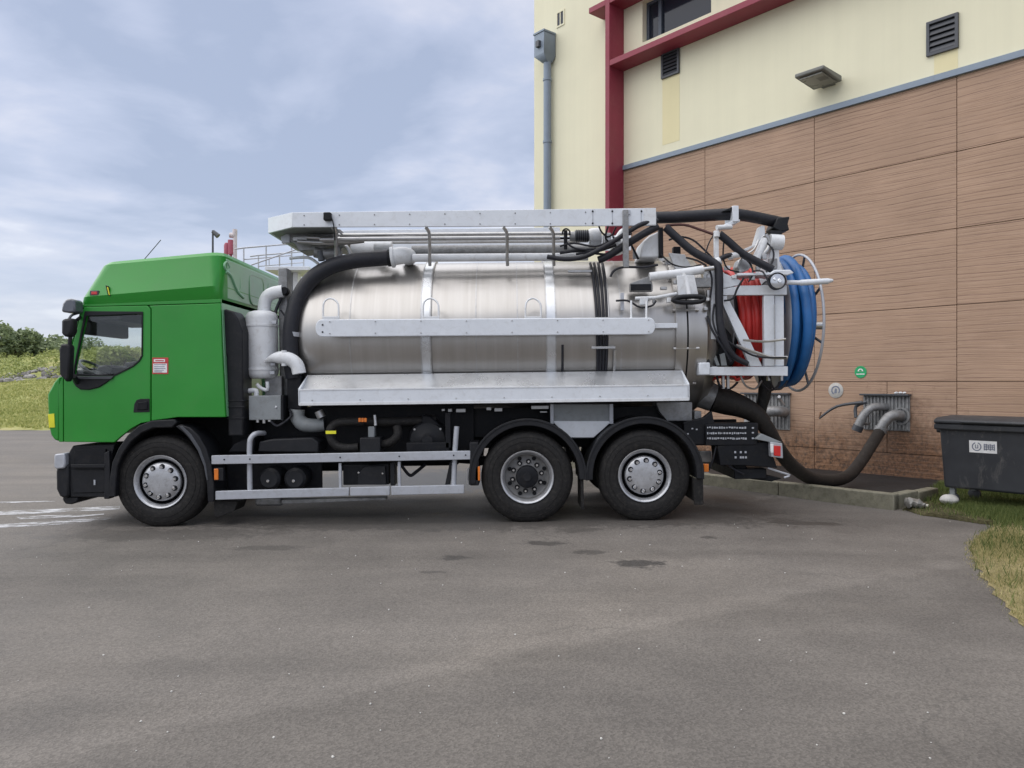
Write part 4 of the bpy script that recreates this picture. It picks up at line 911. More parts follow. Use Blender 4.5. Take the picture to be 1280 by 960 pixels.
F = [(j*n+i, j*n+(i+1) % n, (j+1)*n+(i+1) % n, (j+1)*n+i) for j in range(len(rings)-1) for i in range(n)] + [tuple((len(rings)-1)*n+i for i in range(n))]
fair = MB().add(V, F).build('roof_fairing', M['green'], cab, 0, 24)
MB().slab([(L(274.5,345).x - .03, .2), (L(274.5,345).x + .012, .2), (L(274.5,345).x + .012, W_-.2), (L(274.5,345).x - .03, W_-.2)], L(275,371).z, L(275,320).z).build('fairing_back', M['green_skylit'], fair, .01)
bx('roof_lamp', 'darkgrey', 112, 363, 123, 369.5, -.03, .02, fair, .006); bx('roof_lamp_lens', 'redlens', 114, 364.5, 121, 368, -.036, -.028, fair, .002)
pr('side_lamp_slot', 'chassis', [(133.5,357),(136.5,358),(140,370.5),(136.5,369.5)], -.032, .0, fair, .002, ref=0); pr('side_lamp_slot', 'yellow', [(135.5,359),(137,359.6),(139.4,369.4),(138,369)], -.036, -.03, fair, 0, ref=0)
tb('aerial', 'darkgrey', [(176,329,.4),(183.5,320.5,.43),(201,300,.5)], .005, fair, 6, 0)
# pressed ribs on the fairing's rear face
def rear_loop(nm, y0, y1, p0, p1, r, rad=.1):
    za, zb2 = p0, p1; P = rrect(y0, y1, za, zb2, rad, 4)
    MB().tube([(L(275.6, 372).x - .02*(z - L(275,372).z)*1.6 + .0, y, z) for y, z in P], r, 8, closed=True).build(nm, M['green_skylit'], fair)
zf0, zf1 = L(275, 370).z, L(275, 321).z
rear_loop('pressed_rib', .95, 1.5, zf0+.02, zf1-.05, .022); rear_loop('pressed_rib', 1.68, 2.2, zf0+.02, zf1-.06, .022); rear_loop('pressed_rib', .42, .62, zf0+.12, zf1-.06, .016, .06)
MB().tube([(L(275.6, 360).x, .16, zf0+.3), (L(275.6, 360).x, .3, zf0+.27), (L(275.6, 360).x, .5, zf0+.12), (L(275.6, 360).x, .72, zf0+.06)], .022, 8, 4).build('pressed_rib', M['green_skylit'], fair)
MB().tube([(L(275.2, 345).x, .2+.07*math.cos(a), zf0+.36+.05*math.sin(a)) for a in [2*math.pi*i/12 for i in range(12)]], .014, 8, closed=True).build('pressed_rib', M['green_skylit'], fair)
# mirrors
def rbox(name, mat, poly, y0, y1, parent, b=.03): return pr(name, mat, poly, y0, y1, parent, b, ref=y0 + .06)
m1 = rbox('mirror', 'black', [(78,468),(77.5,437),(79.5,430.5),(88,430),(91,433),(90,455),(89,472),(86.5,478)], -.26, -.15, cab, .03)
rbox('mirror', 'black', [(80,402),(81,399),(94.5,398),(94,415),(90.5,421.5),(83,421.5),(80,417)], -.24, -.12, cab, .03)
rbox('front_mirror', 'darklens', [(80,390.5),(81.5,380),(86,374.5),(93,373.5),(97,376),(98,391),(90,392)], -.16, .02, cab, .03)
tb('mirror_arm', 'darkgrey', [(99,391,-.02),(90,394,-.14),(86,399,-.18)], .014, cab, 8); tb('mirror_arm', 'black', [(88,421,-.18),(87,431,-.18)], .022, cab, 8)
tb('mirror_arm', 'black', [(92,470,-.12),(97,478,.0)], .03, cab, 8); tb('mirror_arm', 'black', [(96,400,-.12),(101,396,.03)], .018, cab, 8)
# bumper, steps and front arch
bp = pr('bumper', 'black', [(67.5,590),(69,583),(84,581),(84,621),(78,624),(72,621),(68,612)], .03, W_-.03, None, .025, ref=0)
pr('bumper_lip', 'black', [(72.5,622),(93,623),(91,629.5),(84,632),(76,631.5),(73,627)], .08, W_-.08, bp, .015, ref=0)
pr('fog_lamp', 'rail', [(67,583),(67.5,568),(80.5,566.5),(81.5,580),(80,585.5),(69,586.5)], .0, .25, bp, .015, ref=0)
sb = pr('step_box', 'black', [(82,566),(87,557.5),(140,555.5),(136.5,568),(135,622.5),(84,622.5),(82,600)], .06, .6, None, .012, ref=0)
pr('step_recess', 'chassis', [(91,563),(130,561.5),(129,581),(90.5,580.5)], .03, .075, sb, .004, ref=0); pr('step_tread', 'black', [(88,580.5),(131,580.5),(131,585),(88,585)], .005, .2, sb, .006, ref=0)
pr('step_panel', 'black', [(86,588),(128,588),(128,616),(88,617)], .045, .07, sb, .006, ref=0); pr('step_edge', 'black', [(129.5,566),(135.5,563.5),(138,618),(136,624),(129,624)], .01, .12, sb, .01, ref=0)
bx('catch', 'rail', 117, 600, 119, 606.5, .034, .05, sb, .002)
pr('front_arch', 'black', [(137.5,621),(138,598),(141,578),(149,560),(160,544),(174,532),(190,525.5),(219,524),(222,528),(216,534.5),(192,535),(178,541),(165,552),(155,566),(148,582),(146,600),(145.5,621)], -.02, .38, None, .012, ref=0)
pr('rear_mudguard', 'black', [(220,533),(226,530.5),(238,534.5),(249,545),(258,560),(264,580),(267.5,604),(268,627),(260,627),(259,605),(255,583),(249,566),(240,552),(230,541)], -.015, .4, None, .01, ref=0)
pr('mudguard_trim', 'darkgrey', [(225,533),(229,532.5),(240,543),(251,560),(258,580),(261,600),(259,600),(255.5,582),(248,563),(237,546)], -.022, .0, None, .004, ref=0)
pr('mud_flap', 'rubber', [(264,627),(294,628),(290,640),(268,648.5),(264,645)], .08, .4, None, .004, ref=0)
bx('side_marker', 'amber', 267.5, 586, 272.5, 600, -.02, .02); bx('side_marker_base', 'black', 267, 585, 279, 601, -.005, .06)
# snorkel air intake behind the cab
sn = pr('air_intake', 'black', [(276,388),(282,386.5),(291,389),(297,398),(303,414),(304,545),(285,545),(283,445),(277,450)], .10, .42, None, .02, ref=.1)
for y in (500, 508, 522): bx('intake_band', 'black', 283.6, y, 304.8, y+1.6, .09, .43, sn, .003)

# ---- chassis
for y in (.83, 1.6):
    MB().box(LX(150), LX(945, .83), y, y+.09, .78, 1.06).build('frame_rail', M['chassis'], tk, .008)
for px in (300, 420, 560, 735, 880): x = LX(px, 1); MB().box(x-.06, x+.06, .92, 1.6, .82, 1.0).build('cross_member', M['chassis'], tk, .006)
MB().box(LX(140), LX(300), .75, 1.75, .55, 1.25).build('engine_block', M['chassis'], tk, .05)
MB().box(LX(300), LX(440), 1.0, 1.5, .5, .95).build('gearbox', M['chassis'], tk, .06); MB().tube([(LX(430), 1.25, .72), (LX(655), 1.25, .55)], .06, 12).build('drive_shaft', M['chassis'], tk)
MB().box(LX(300), LX(560), 1.95, 2.4, .45, .95).build('fuel_tank', M['chassis'], tk, .06)
bx('inner_panel', 'chassis', 290, 508, 592, 566, .55, .6, None, .004)
bx('inner_panel', 'chassis', 588, 509, 860, 545, .62, .66, None, .004)
bx('inner_lower_panel', 'chassis', 284, 578, 402, 612, .42, .46, None, .004)
# equipment behind the guard rails
pr('battery_cover', 'black', [(322,565),(324,552),(340,549),(390,547),(398,553),(398,566)], .12, .5, None, .015)
pr('engine_cover', 'chassis', [(284,566),(292,555),(305,548),(318,547),(318,566)], .2, .6, None, .02)
for px in (336, 368):
    p = L(px, 599, .1); a = cyl('air_tank', 'black', (p.x, .10, p.z), .125, .5, 'y', e=.03); cyl('air_tank_boss', 'chrome', (p.x-.01, .085, p.z-.02), .018, .02, 'y', a, 10, .003)
bx('valve_box', 'black', 450, 547, 475, 569, .06, .3, None, .01)
tb('coolant_hose', 'rubber', [(455,527,.2),(425,528,.18),(414,535,.16),(413,545,.15),(419,556,.15),(432,560,.15),(448,559,.15)], .05, None, 14)
tb('coolant_hose', 'rubber', [(474,556,.2),(488,553,.18),(497,544,.17),(496,533,.2)], .05, None, 14)
tb('coolant_hose', 'rubber', [(444,527,.25),(500,527,.3),(545,524,.35)], .055, None, 14)
bx('yellow_tag', 'yellow', 407, 538.5, 420, 542.5, .075, .09, None, .002); 
for i in range(3): bx('orange_tag', 'amber', 448 + i*3.6, 522.5, 451 + i*3.6, 527.5, .12, .14, None, .002)
tb('hose_clip', 'steel', [(468.5,519,.2),(469.5,532,.18)], .02, None, 8, 0); bx('hose_connector', 'greybox', 460, 533, 468, 548, .18, .3, None, .01)
p = L(534, 552, .2); pu = MB().lathe([(0,-.10),(.06,-.10),(.1,-.06),(.2,-.05),(.225,-.02),(.23,.0),(.23,.3),(0,.3)], (p.x, .3, p.z+.01), 'y', 36).build('vacuum_pump', M['black'], tk)
for dx, dz in ((-.15, .14), (.15, .14), (.1, -.04)): cyl('pump_bolt', 'steel', (p.x+dx, .24, p.z+dz), .014, .02, 'y', pu, 8, .002)
bx('pump_base', 'chassis', 508, 553, 562, 566, .12, .5, None, .01); bx('pump_bracket', 'chassis', 557, 516, 563, 560, .12, .2, None, .004); pr('pump_inlet', 'chassis', [(526,530),(528,518),(538,520),(552,533)], .25, .45, None, .02)
bx('battery_box', 'chassis', 429, 581, 486, 606, .14, .5, None, .006); pr('battery_door', 'black', [(447,606),(447,594),(454,585),(460,583),(481,582.5),(483,606)], .09, .14, None, .006)
cyl('door_knob', 'chrome', L(448, 591, .08), .012, .02, 'y', None, 8, .003); cyl('door_knob', 'chrome', L(478, 592, .08), .012, .02, 'y', None, 8, .003)
bx('box_frame', 'black', 488, 579, 493, 607, .1, .3, None, .004); pr('slanted_brace', 'black', [(556,607),(562,578),(567,578),(562,607)], .1, .2)
tb('cable', 'hose', [(502,582,.3),(512,594,.35),(520,590,.4),(532,580,.5)], .02, None, 6)
bx('rear_marker_base', 'stickwhite', 584, 585, 592, 606, .3, .34, None, .004); bx('side_marker', 'amber', 593, 583, 600, 601, .0, .05)
tb('grey_elbow', 'greybox', [(372,512,.3),(372,522,.3),(379,530,.3),(392,532,.3),(405,531,.32)], [.085,.085,.085,.08,.075], None, 18)
tb('elbow_clamp', 'chassis', [(404,524,.32),(404.5,538,.32)], .03, None, 8, 0)
tb('small_valve', 'steel', [(398,514,.25),(402,522,.25)], .05, None, 10, 0); tb('hydraulic_line', 'hose', [(362,512,.2),(364,520,.2),(352,530,.2),(345,532,.2),(338,526,.2)], .016, None, 6)
for i, (px, py) in enumerate([(322,528),(330,529),(337,527)]): tb('cable_gland', 'steel', [(px,524,.2),(px,py,.2)], .02, None, 8, 0)
for x0, x1, y0, y1 in ((552,556,511,514),(560,565,511,515),(570,582,511,515.5),(608,614,509,513),(618,628,510,514.5),(664,686,507,511.5),(675,684,514,516)):
    bx('bright_fitting', 'steel', x0, y0, x1, y1, .35, .42, None, .004)
bx('oil_pan', 'galv', 318, 622, 352, 633, .5, 1.0, None, .03)
pr('lower_bar', 'galv', [(352,625),(482,622),(482,625),(352,630)], .35, .5, None, .004)
# side guard
g1 = pr('guard_rail', 'rail', [(264,569.5),(588,563.5),(588,574.5),(264,580.5)], .0, .05, None, .006, ref=0)
pr('guard_rail', 'rail', [(269,614),(436,609.5),(436,620),(269,625)], .0, .05, None, .006, ref=0); pr('guard_rail', 'rail', [(437.5,609.3),(487,608.2),(487,619),(437.5,620)], .0, .05, None, .006, ref=0); pr('guard_rail', 'rail', [(489,608),(580,606),(580,617),(489,619)], .0, .05, None, .006, ref=0)
tb('guard_post', 'rail', [(330,541.5,.3),(320,542,.12),(314,547,.08),(312,556,.07),(312,580,.07),(312.5,614,.07)], .03, None, 10, 4)
tb('guard_post', 'rail', [(571,533,.07),(569,560,.07),(567,608,.07)], .03, None, 10, 2)
bx('guard_strut', 'rail', 423.5, 579, 426.5, 610, .04, .08, None, .003); bx('guard_strut', 'rail', 497.5, 577, 500.5, 608, .04, .08, None, .003)
# rear mudguards
for px, py, a0, a1 in ((659.5, 597, -3, 186), (806, 594.5, -4, 184)):
    c_ = L(px, py, 0); ri, ro = .585, .655
    mb = MB().prism(arc(c_.x, c_.z, ro, a0, a1, 30) + arc(c_.x, c_.z, ri, a1, a0, 30), -.01, .55); o = mb.build('mudguard', M['black'], tk, .008, 50)
    mb = MB().prism(arc(c_.x, c_.z, ro+.012, a0, a1, 30) + arc(c_.x, c_.z, ro-.012, a1, a0, 30), -.02, .012); mb.build('mudguard_lip', M['black'], o, .004, 50)
    MB().prism(arc(c_.x, c_.z, ro, a0, a1, 30) + arc(c_.x, c_.z, ri, a1, a0, 30), 1.95, 2.51).build('mudguard', M['black'], tk, .008, 50)
bx('guard_end', 'black', 587.5, 553, 598, 607, .0, .4, None, .01)
for px in (728, 868):
    bx('mud_flap', 'rubber', px-1.5, 598, px+1.5, 636 if px < 800 else 626, .05, .5, None, .003)
bx('mud_flap', 'rubber', 868, 598, 879, 631, .03, .06, None, .003)
pr('saddle_plate', 'greybox', [(690,505),(765,505),(765,526),(740,548),(712,548),(690,526)], .3, .5, None, .01, ref=.3)
pr('saddle_lower', 'alu', [(690,526.5),(765,526.5),(742,547),(712,547)], .29, .31, None, .004, ref=.29)
bx('saddle_post', 'rail', 688, 505, 692, 530, .27, .35, None, .004); bx('saddle_post', 'rail', 762, 505, 766.5, 530, .27, .35, None, .004)
pr('rear_saddle', 'galv', [(822,503),(868,503),(868,527),(836,527),(826,515)], .5, .9, None, .01, ref=.4)

# ---- tank
TR, TYC, TZC = .97, 1.25, 2.155
tx0, tx1 = -2.35, 1.93
prof = [(0, -2.76), (.2, -2.755), (.4, -2.735), (.6, -2.69), (.76, -2.62), (.87, -2.53), (.94, -2.43), (TR, tx0), (TR, tx1)]
tank = MB().lathe(prof, (0, TYC, TZC), 'x', 96).build('tank', M['tank'], tk, 0, 50)
def band(nm, xa, xb, r, mat, parent=tank, inner=None): return MB().lathe([(inner or TR-.01, xa), (r, xa), (r, xb), (inner or TR-.01, xb)], (0, TYC, TZC), 'x', 96).build(nm, M[mat], parent, 0, 40)
for px in (535, 692):
    x = LX(px, .28); band('tank_strap', x-.055, x+.055, TR+.018, 'brightalu'); band('strap_edge', x-.062, x-.048, TR+.026, 'steel'); band('strap_edge', x+.048, x+.062, TR+.026, 'steel')
for px in (440, 598, 650, 780): x = LX(px, .28); band('weld_seam', x-.006, x+.006, TR+.003, 'steel')
band('tank_flange', 1.93, 2.055, TR+.045, 'tank'); band('flange_gap', 2.055, 2.075, TR+.02, 'chassis'); band('door_flange', 2.075, 2.16, TR+.045, 'tank'); band('door_ring', 2.16, 2.3, TR+.01, 'tank')
MB().lathe([(TR-.005, 2.3), (.9, 2.42), (.78, 2.5), (.55, 2.57), (.3, 2.6), (0, 2.61)], (0, TYC, TZC), 'x', 72).build('rear_door', M['tank'], tank, 0, 50)
for i in range(14):
    a = 2*math.pi*i/14 + .2; MB().tube([(1.9, TYC+(TR+.03)*math.cos(a), TZC+(TR+.03)*math.sin(a)), (2.2, TYC+(TR+.03)*math.cos(a), TZC+(TR+.03)*math.sin(a))], .016, 8).build('flange_bolt', M['steel'], tank)
def tp(px, phi, off=0.0):                                             # point on the tank skin: phi degrees above the near horizontal
    y = TYC - (TR+off)*math.cos(R(phi)); return (LX(px, y), y, TZC + (TR+off)*math.sin(R(phi)))
def tline(nm, mat, px, p0, p1, r, off, n=16, dx=0):
    x0 = LX(px, .28); P = [(x0 + dx*i/n, TYC-(TR+off)*math.cos(R(p0+(p1-p0)*i/n)), TZC+(TR+off)*math.sin(R(p0+(p1-p0)*i/n))) for i in range(n+1)]
    return MB().tube(P, r, 8).build(nm, M[mat], tank)
for i, px in enumerate((745.5, 750.5, 756, 761.5)): tline('hydraulic_line', 'hose', px+2, 62, -42, .017, .03, dx=.02*(1.5-i))
tline('hydraulic_line', 'steel', 771, -12, -42, .02, .03); tline('hydraulic_line', 'hose', 706, -8, -36, .014, .02); tline('hydraulic_line', 'steel', 764, 40, 10, .012, .03)
for phi, x0, x1 in ((9, 718, 776), (48, 714, 744), (-34, 744, 774), (-10, 742, 772)):
    a, b = tp(x0, phi, .05), tp(x1, phi, .05); MB().box(a[0], b[0], a[1]-.012, a[1]+.03, a[2]-.014, a[2]+.014).build('line_clamp', M['steel'], tank, .004)
# plank along the tank with its support loops
pk = [(402,398)] + [(812 + 8*math.sin(R(a)), 408 - 10.5*math.cos(R(a))) for a in range(0, 181, 20)] + [(402 - 8*math.sin(R(a)), 410.5 + 11.5*math.cos(R(a))) for a in range(0, 181, 20)]
plank = pr('side_plank', 'alu', [(402,399.3), (812,397)] + [(812 + 7.5*math.sin(R(a)), 407.5 - 10.5*math.cos(R(a))) for a in range(20, 161, 20)] + [(812,418), (402,421)] + [(402 - 8*math.sin(R(a)), 410 + 11*math.cos(R(a))) for a in range(20, 161, 20)], .06, .1, None, .008, ref=.06)
for px, py in ((403,406),(403,415)): cyl('plank_bolt', 'chassis', L(px, py, .05), .01, .015, 'y', plank, 8, .002)
for px in (404, 529, 657): tb('support_loop', 'white', [(px,399,.08),(px,382,.1),(px+3,375.5,.12),(px+9,373,.13),(px+15,375.5,.12),(px+19,382,.1),(px+19,399,.08)], .011, None, 8, 3)
for px in (404, 529, 657): bx('loop_plate', 'white', px-1, 395.5, px+20, 399, .07, .1, None, .003)
for px in (789, 808): tb('support_loop', 'white', [(px,376,.14),(px,399,.08)], .012, None, 8, 0)
bx('plank_tie', 'alu', 819, 404, 847, 410, .15, .22, None, .004)
for px in (420, 535, 692, 800): a = L(px, 409, .1); MB().box(a.x-.03, a.x+.03, .1, .32, a.z-.05, a.z+.03).build('plank_bracket', M['rail'], tk, .004)
# hose trough
tr = MB(); xa, xb = LX(376, .0), LX(863, .0)
za_, zb_ = L(620, 503.5, 0).z, L(620, 484, 0).z; zc_ = L(620, 466.5, .3).z
P = [(0, zb_), (0, za_), (.33, za_), (.36, zc_), (.345, zc_), (.315, za_+.14), (.03, za_+.03), (.012, zb_)]
P = [(.0, zb_), (.0, za_), (.36, za_), (.36, zc_), (.34, zc_), (.05, zb_ - .035), (.018, zb_)]; n = len(P)
tr.add([(xa, y, z) for y, z in P] + [(xb, y, z) for y, z in P], [tuple(range(n)), tuple(range(2*n-1, n-1, -1))] + [(i, i+n, (i+1) % n + n, (i+1) % n) for i in range(n)])
trough = tr.build('hose_trough', M['alu'], tk, .004, 30); trough.data.materials.append(M['alu'])
MB().add([(xb-.012, 0, za_), (xb-.012, .36, za_), (xb-.012, .36, zc_+.012), (xb-.012, 0, zb_+.012), (xb+.01, 0, za_), (xb+.01, .36, za_), (xb+.01, .36, zc_+.012), (xb+.01, 0, zb_+.012)], [(0,1,2,3),(7,6,5,4),(0,4,5,1),(1,5,6,2),(2,6,7,3),(3,7,4,0)]).build('trough_end', M['alu'], trough, .003)
MB().add([(xa+.012-.022, 0, za_), (xa+.002, .36, za_), (xa+.002, .36, zc_+.012), (xa-.01, 0, zb_+.012), (xa+.012, 0, za_), (xa+.012, .36, za_), (xa+.012, .36, zc_+.012), (xa+.012, 0, zb_+.012)], [(0,1,2,3),(7,6,5,4),(0,4,5,1),(1,5,6,2),(2,6,7,3),(3,7,4,0)]).build('trough_end', M['alu'], trough, .003)
MB().add([(xa+.014, .052, zb_ - .031), (xb-.014, .052, zb_ - .031), (xb-.014, .335, zc_ + .002), (xa+.014, .335, zc_ + .002), (xa+.014, .052, zb_ - .027), (xb-.014, .052, zb_ - .027), (xb-.014, .332, zc_ + .006), (xa+.014, .332, zc_ + .006)], [(0,1,2,3),(7,6,5,4),(0,4,5,1),(1,5,6,2),(2,6,7,3),(3,7,4,0)]).build('trough_back', M['brightalu'], trough, 0, 0)
MB().box(xa, xb, -.006, .0, za_ - .004, za_ + .03).build('trough_lip', M['white'], trough, .002); MB().box(xa, xb, -.006, .012, zb_ - .012, zb_ + .006).build('trough_lip', M['white'], trough, .002)

# ---- filter canister and pipes behind the cab
fc = L(330.5, 430, .5); zt2, zb2 = L(330, 387, .3).z, L(330, 473, .3).z; rc = .185
can = MB().lathe([(0, zt2+.0), (.1, zt2-.003), (rc-.03, zt2-.02), (rc-.004, zt2-.06), (rc, zt2-.09), (rc, zb2+.06), (rc-.02, zb2+.02), (.12, zb2), (0, zb2)], (LX(330.5, .45), .45, 0), 'z', 40).build('filter_canister', M['white'], tk)
for z in (zt2-.19, zb2+.1): MB().lathe([(rc-.002, 0), (rc+.007, .0), (rc+.007, .022), (rc-.002, .022)], (LX(330.5, .45), .45, z), 'z', 40).build('canister_band', M['white'], can)
for px, py in ((342,403),(341,455),(340,466)): bx('canister_clip', 'rail', px-3, py-2, px+3, py+2, .27, .32, can, .004)
tb('canister_elbow', 'white', [(330,389,.5),(331,378,.5),(335,370,.5),(343,366,.5),(354,364,.5)], .075, None, 18); cyl('elbow_end', 'chassis', L(354.5, 363.5, .45), .05, .1, 'y', None, 18)
tb('canister_outlet', 'white', [(331,452.5,.3),(340,448,.24),(350,447,.22),(362,449,.22),(371,456,.22),(374,467,.22)], [.01,.045,.075,.078,.078,.078], None, 18); tb('outlet_clamp', 'white', [(355,438,.2),(355,457.5,.2)], .03, None, 10, 0)
bx('grey_post', 'galv', 350, 335, 358.5, 525, .55, .75, None, .008); bx('grey_post', 'galv', 331, 470, 352, 497, .42, .5, None, .008); bx('dark_pillar', 'chassis', 359, 470, 376, 512, .3, .6, None, .01)
bx('control_box', 'greybox', 311, 494.5, 351, 525, .18, .42, None, .008); bx('control_box_edge', 'chassis', 351.3, 494, 354, 526, .17, .42, None, .004); cyl('box_lock', 'chrome', L(344.5, 509, .17), .014, .02, 'y', None, 10, .003)
tb('white_pipe', 'white', [(308,497,.3),(308,490,.3),(312,488.5,.3),(320,488.5,.3),(320,496,.3)], .03, None, 10, 3); tb('white_valve', 'white', [(321,480,.32),(326,485,.32),(334,487,.32),(334,477,.32)], .022, None, 8, 3)
tb('vent_line', 'hose', [(352,372,.5),(346,385,.5),(343,395,.48)], .02, None, 8); tb('vent_line', 'hose', [(351,388,.5),(358,398,.45),(361,405,.4)], .012, None, 6)
# big black hose over the front of the tank
tb('vacuum_hose', 'hose', [(491,322,.62),(470,323.5,.6),(440,326.5,.56),(412,334,.5),(388,350,.44),(372,375,.4),(365,400,.36),(363,425,.34),(364,450,.34),(367,472,.36)], .092, None, 20, 5)
tb('hose_collar', 'rail', [(365.5,415,.36),(365,420.5,.36)], .1, None, 20, 0); tb('hose_collar', 'chassis', [(485,322.5,.62),(489,322.3,.62)], .104, None, 20, 0)
tb('white_elbow', 'white', [(490,321.5,.62),(500,319.5,.62),(507,319.5,.66),(511,321,.78),(511,322,.95)], [.105,.105,.1,.1,.1], None, 20); tb('elbow_flange', 'white', [(489,321.8,.62),(492.5,321.4,.62)], .125, None, 20, 0)

# ---- top structure: boom tray, rails, walkway
YB = .3
top = empty('boom_tray'); top.parent = tk
pr('tray_side', 'alu', [(365,265.5),(820,260),(820,282),(365,284)], YB, YB+.03, top, .004, ref=YB)
for px in (741, 765.5, 782, 802): cyl('side_bolt', 'chassis', L(px, 264, YB-.01), .011, .015, 'y', top, 8, .002); cyl('side_bolt', 'chassis', L(px, 279, YB-.01), .011, .015, 'y', top, 8, .002)
for px in (741, 765.5, 801.5): bx('side_joint', 'rail', px-.4, 262, px+.4, 282, YB-.003, YB, top, 0)
bx('side_end_plate', 'white', 805, 260, 820, 281, YB-.006, YB, top, .002); bx('tray_bracket', 'rail', 779, 262, 788, 268, YB-.02, YB, top, .003)
a0, a1 = L(365, 265.5, YB), L(365, 284, YB); b0, b1 = L(335, 272.5, YB+.32), L(335, 291.5, YB+.32)
MB().add([a0, a1, b1, b0] + [p + Vector((.015, .03, 0)) for p in (a0, a1, b1, b0)], [(0,1,2,3),(7,6,5,4),(0,4,5,1),(1,5,6,2),(2,6,7,3),(3,7,4,0)]).build('tray_nose', M['alu'], top, .003)
zt3, zb3 = (a0.z+b0.z)/2, (a1.z+b1.z)/2; yn0, yn1 = YB+.32, 2*TYC-YB-.32
MB().box(b0.x, b0.x+.03, yn0, yn1, b1.z, b0.z).build('tray_front', M['alu'], top, .004)
MB().add([(a0.x, 2*TYC-YB, a0.z), (a0.x, 2*TYC-YB, a1.z), (b0.x, yn1, b1.z), (b0.x, yn1, b0.z), (a0.x+.02, 2*TYC-YB-.03, a0.z), (a0.x+.02, 2*TYC-YB-.03, a1.z), (b0.x+.02, yn1-.03, b1.z), (b0.x+.02, yn1-.03, b0.z)], [(0,1,2,3),(7,6,5,4),(0,4,5,1),(1,5,6,2),(2,6,7,3),(3,7,4,0)]).build('tray_nose', M['alu'], top, .003)
xe = L(820, 270, YB).x; MB().box(a0.x, xe, 2*TYC-YB-.03, 2*TYC-YB, a1.z+.0, a0.z+.04).build('tray_side', M['alu'], top, .004)
MB().slab([(a0.x+.02, YB+.035), (LX(418, YB), YB+.035), (LX(418, YB), 2*TYC-YB-.035), (a0.x+.02, 2*TYC-YB-.035), (b0.x+.035, yn1-.02), (b0.x+.035, yn0+.02)], b1.z-.0, b1.z+.02).build('tray_floor', M['galv'], top, .004)
# boom nose under the tray front
pr('boom_nose', 'galv', [(360,288),(425,286),(425,305),(398,312),(374,314),(368,305),(361,302)], .72, 1.1, top, .01, ref=.72); pr('boom_nose_plate', 'steel', [(366,296),(410,294),(412,301),(366,301)], .68, .72, top, .004, ref=.68)
pr('nose_slot', 'chassis', [(372,288),(398,287),(390,290),(372,291)], .67, .7, top, .003, ref=.67); pr('nose_gusset', 'rail', [(351,296),(362,290),(362,303),(352,304)], .7, .76, top, .003, ref=.7)
tb('nose_tube', 'steel', [(372,302,.6),(420,304,.6),(455,301,.6)], .028, top, 10, 3); tb('nose_tube', 'steel', [(384,297,.62),(425,299,.6)], .03, top, 8, 0)
bx('camera_cluster', 'chassis', 404, 265, 413, 275, .22, .3, top, .01); tb('camera_cable', 'hose', [(414,272,.28),(417,281,.27),(418.5,300,.4)], .008, top, 6, 3)
bx('tray_hanger', 'galv', 417, 283, 420.5, 299, .4, .44, top, .003); pr('tray_hanger', 'galv', [(420,284),(428,292),(427,294),(419,287)], .4, .44, top, .003, ref=.4)
def rail(nm, mat, y, x0, x1, Y, r, dy=-2.2): return tb(nm, mat, [(x0, y, Y), (x1, y + dy*(x1-x0)/300, Y)], r, top, 10, 0)
rail('walkway_tube', 'steel', 294, 415, 716, .7, .024); rail('walkway_tube', 'steel', 299.5, 400, 700, .5, .028); 
rail('boom_tube', 'galv', 313, 515, 745, .8, .06); rail('white_pipe', 'white', 322.5, 516, 735, .62, .05); rail('walkway_tube', 'steel', 303, 440, 735, 1.9, .026)
pr('inner_panel', 'alu', [(425,288),(700,284),(700,292),(425,293.5)], .95, .98, top, .004, ref=.95)
for px in (455, 500, 560, 580, 690): bx('chain_link', 'chassis', px, 296.5, px+22, 299, .52, .55, top, .002)
for px in (418, 535, 632, 690): 
    tb('roof_hoop', 'steel', [(px-3,284,.32),(px+1,290,.36),(px+2,300,.42),(px+2,322 if px > 420 else 312,.5),(px+2.5,332,.55)], .02, top, 8, 3)
tb('nose_valve', 'galv', [(394,315,.75),(408,318,.75),(420,317,.75)], .07, top, 12, 2); tb('nose_valve', 'darkgrey', [(400,314,.7),(402,326,.7)], .04, top, 10, 0); tb('nose_pipe', 'galv', [(422,306,.8),(424,330,.8)], .05, top, 12, 0); tb('nose_hook', 'steel', [(424,311,.8),(430,307,.75),(436,313,.75),(440,324,.75)], .028, top, 8)
tb('white_drum', 'white', [(468,308,.9),(490,308,.9)], .07, top, 16, 0); tb('white_cowl', 'white', [(440,311,1.1),(480,312,1.1)], .1, top, 16, 0); tb('white_cable_tray', 'white', [(362,323,.9),(385,322,.9),(398,330,.9)], .018, top, 8)
# machinery at the rear of the tank top
mo = tb('drive_motor', 'darkgrey', [(719,295,.55),(736,295,.55)], .068, top, 18, 0)
for i in range(6): tb('motor_fin', 'chassis', [(720.5+2.6*i,295,.55),(721.4+2.6*i,295,.55)], .075, top, 18, 0)
tb('motor_bell', 'white', [(736,295.5,.55),(740,295,.55),(751,294,.55)], [.07,.09,.09], top, 20, 3); tb('motor_flange', 'galv', [(712,296,.55),(718.5,296,.55)], [.05,.065], top, 16, 0); tb('valve_stem', 'chassis', [(707,288,.5),(707,312,.5)], .022, top, 8, 0); tb('valve_loop', 'chassis', [(703,293,.5),(704,288,.5),(708,286,.5),(712,289,.5),(712,294,.5)], .01, top, 6)
bx('valve_block', 'galv', 738, 299, 752, 308, .5, .7, top, .008); bx('hydraulic_block', 'steel', 755, 291, 764, 309, .45, .6, top, .008); bx('hydraulic_block', 'greybox', 767, 296, 776, 304, .45, .6, top, .008)
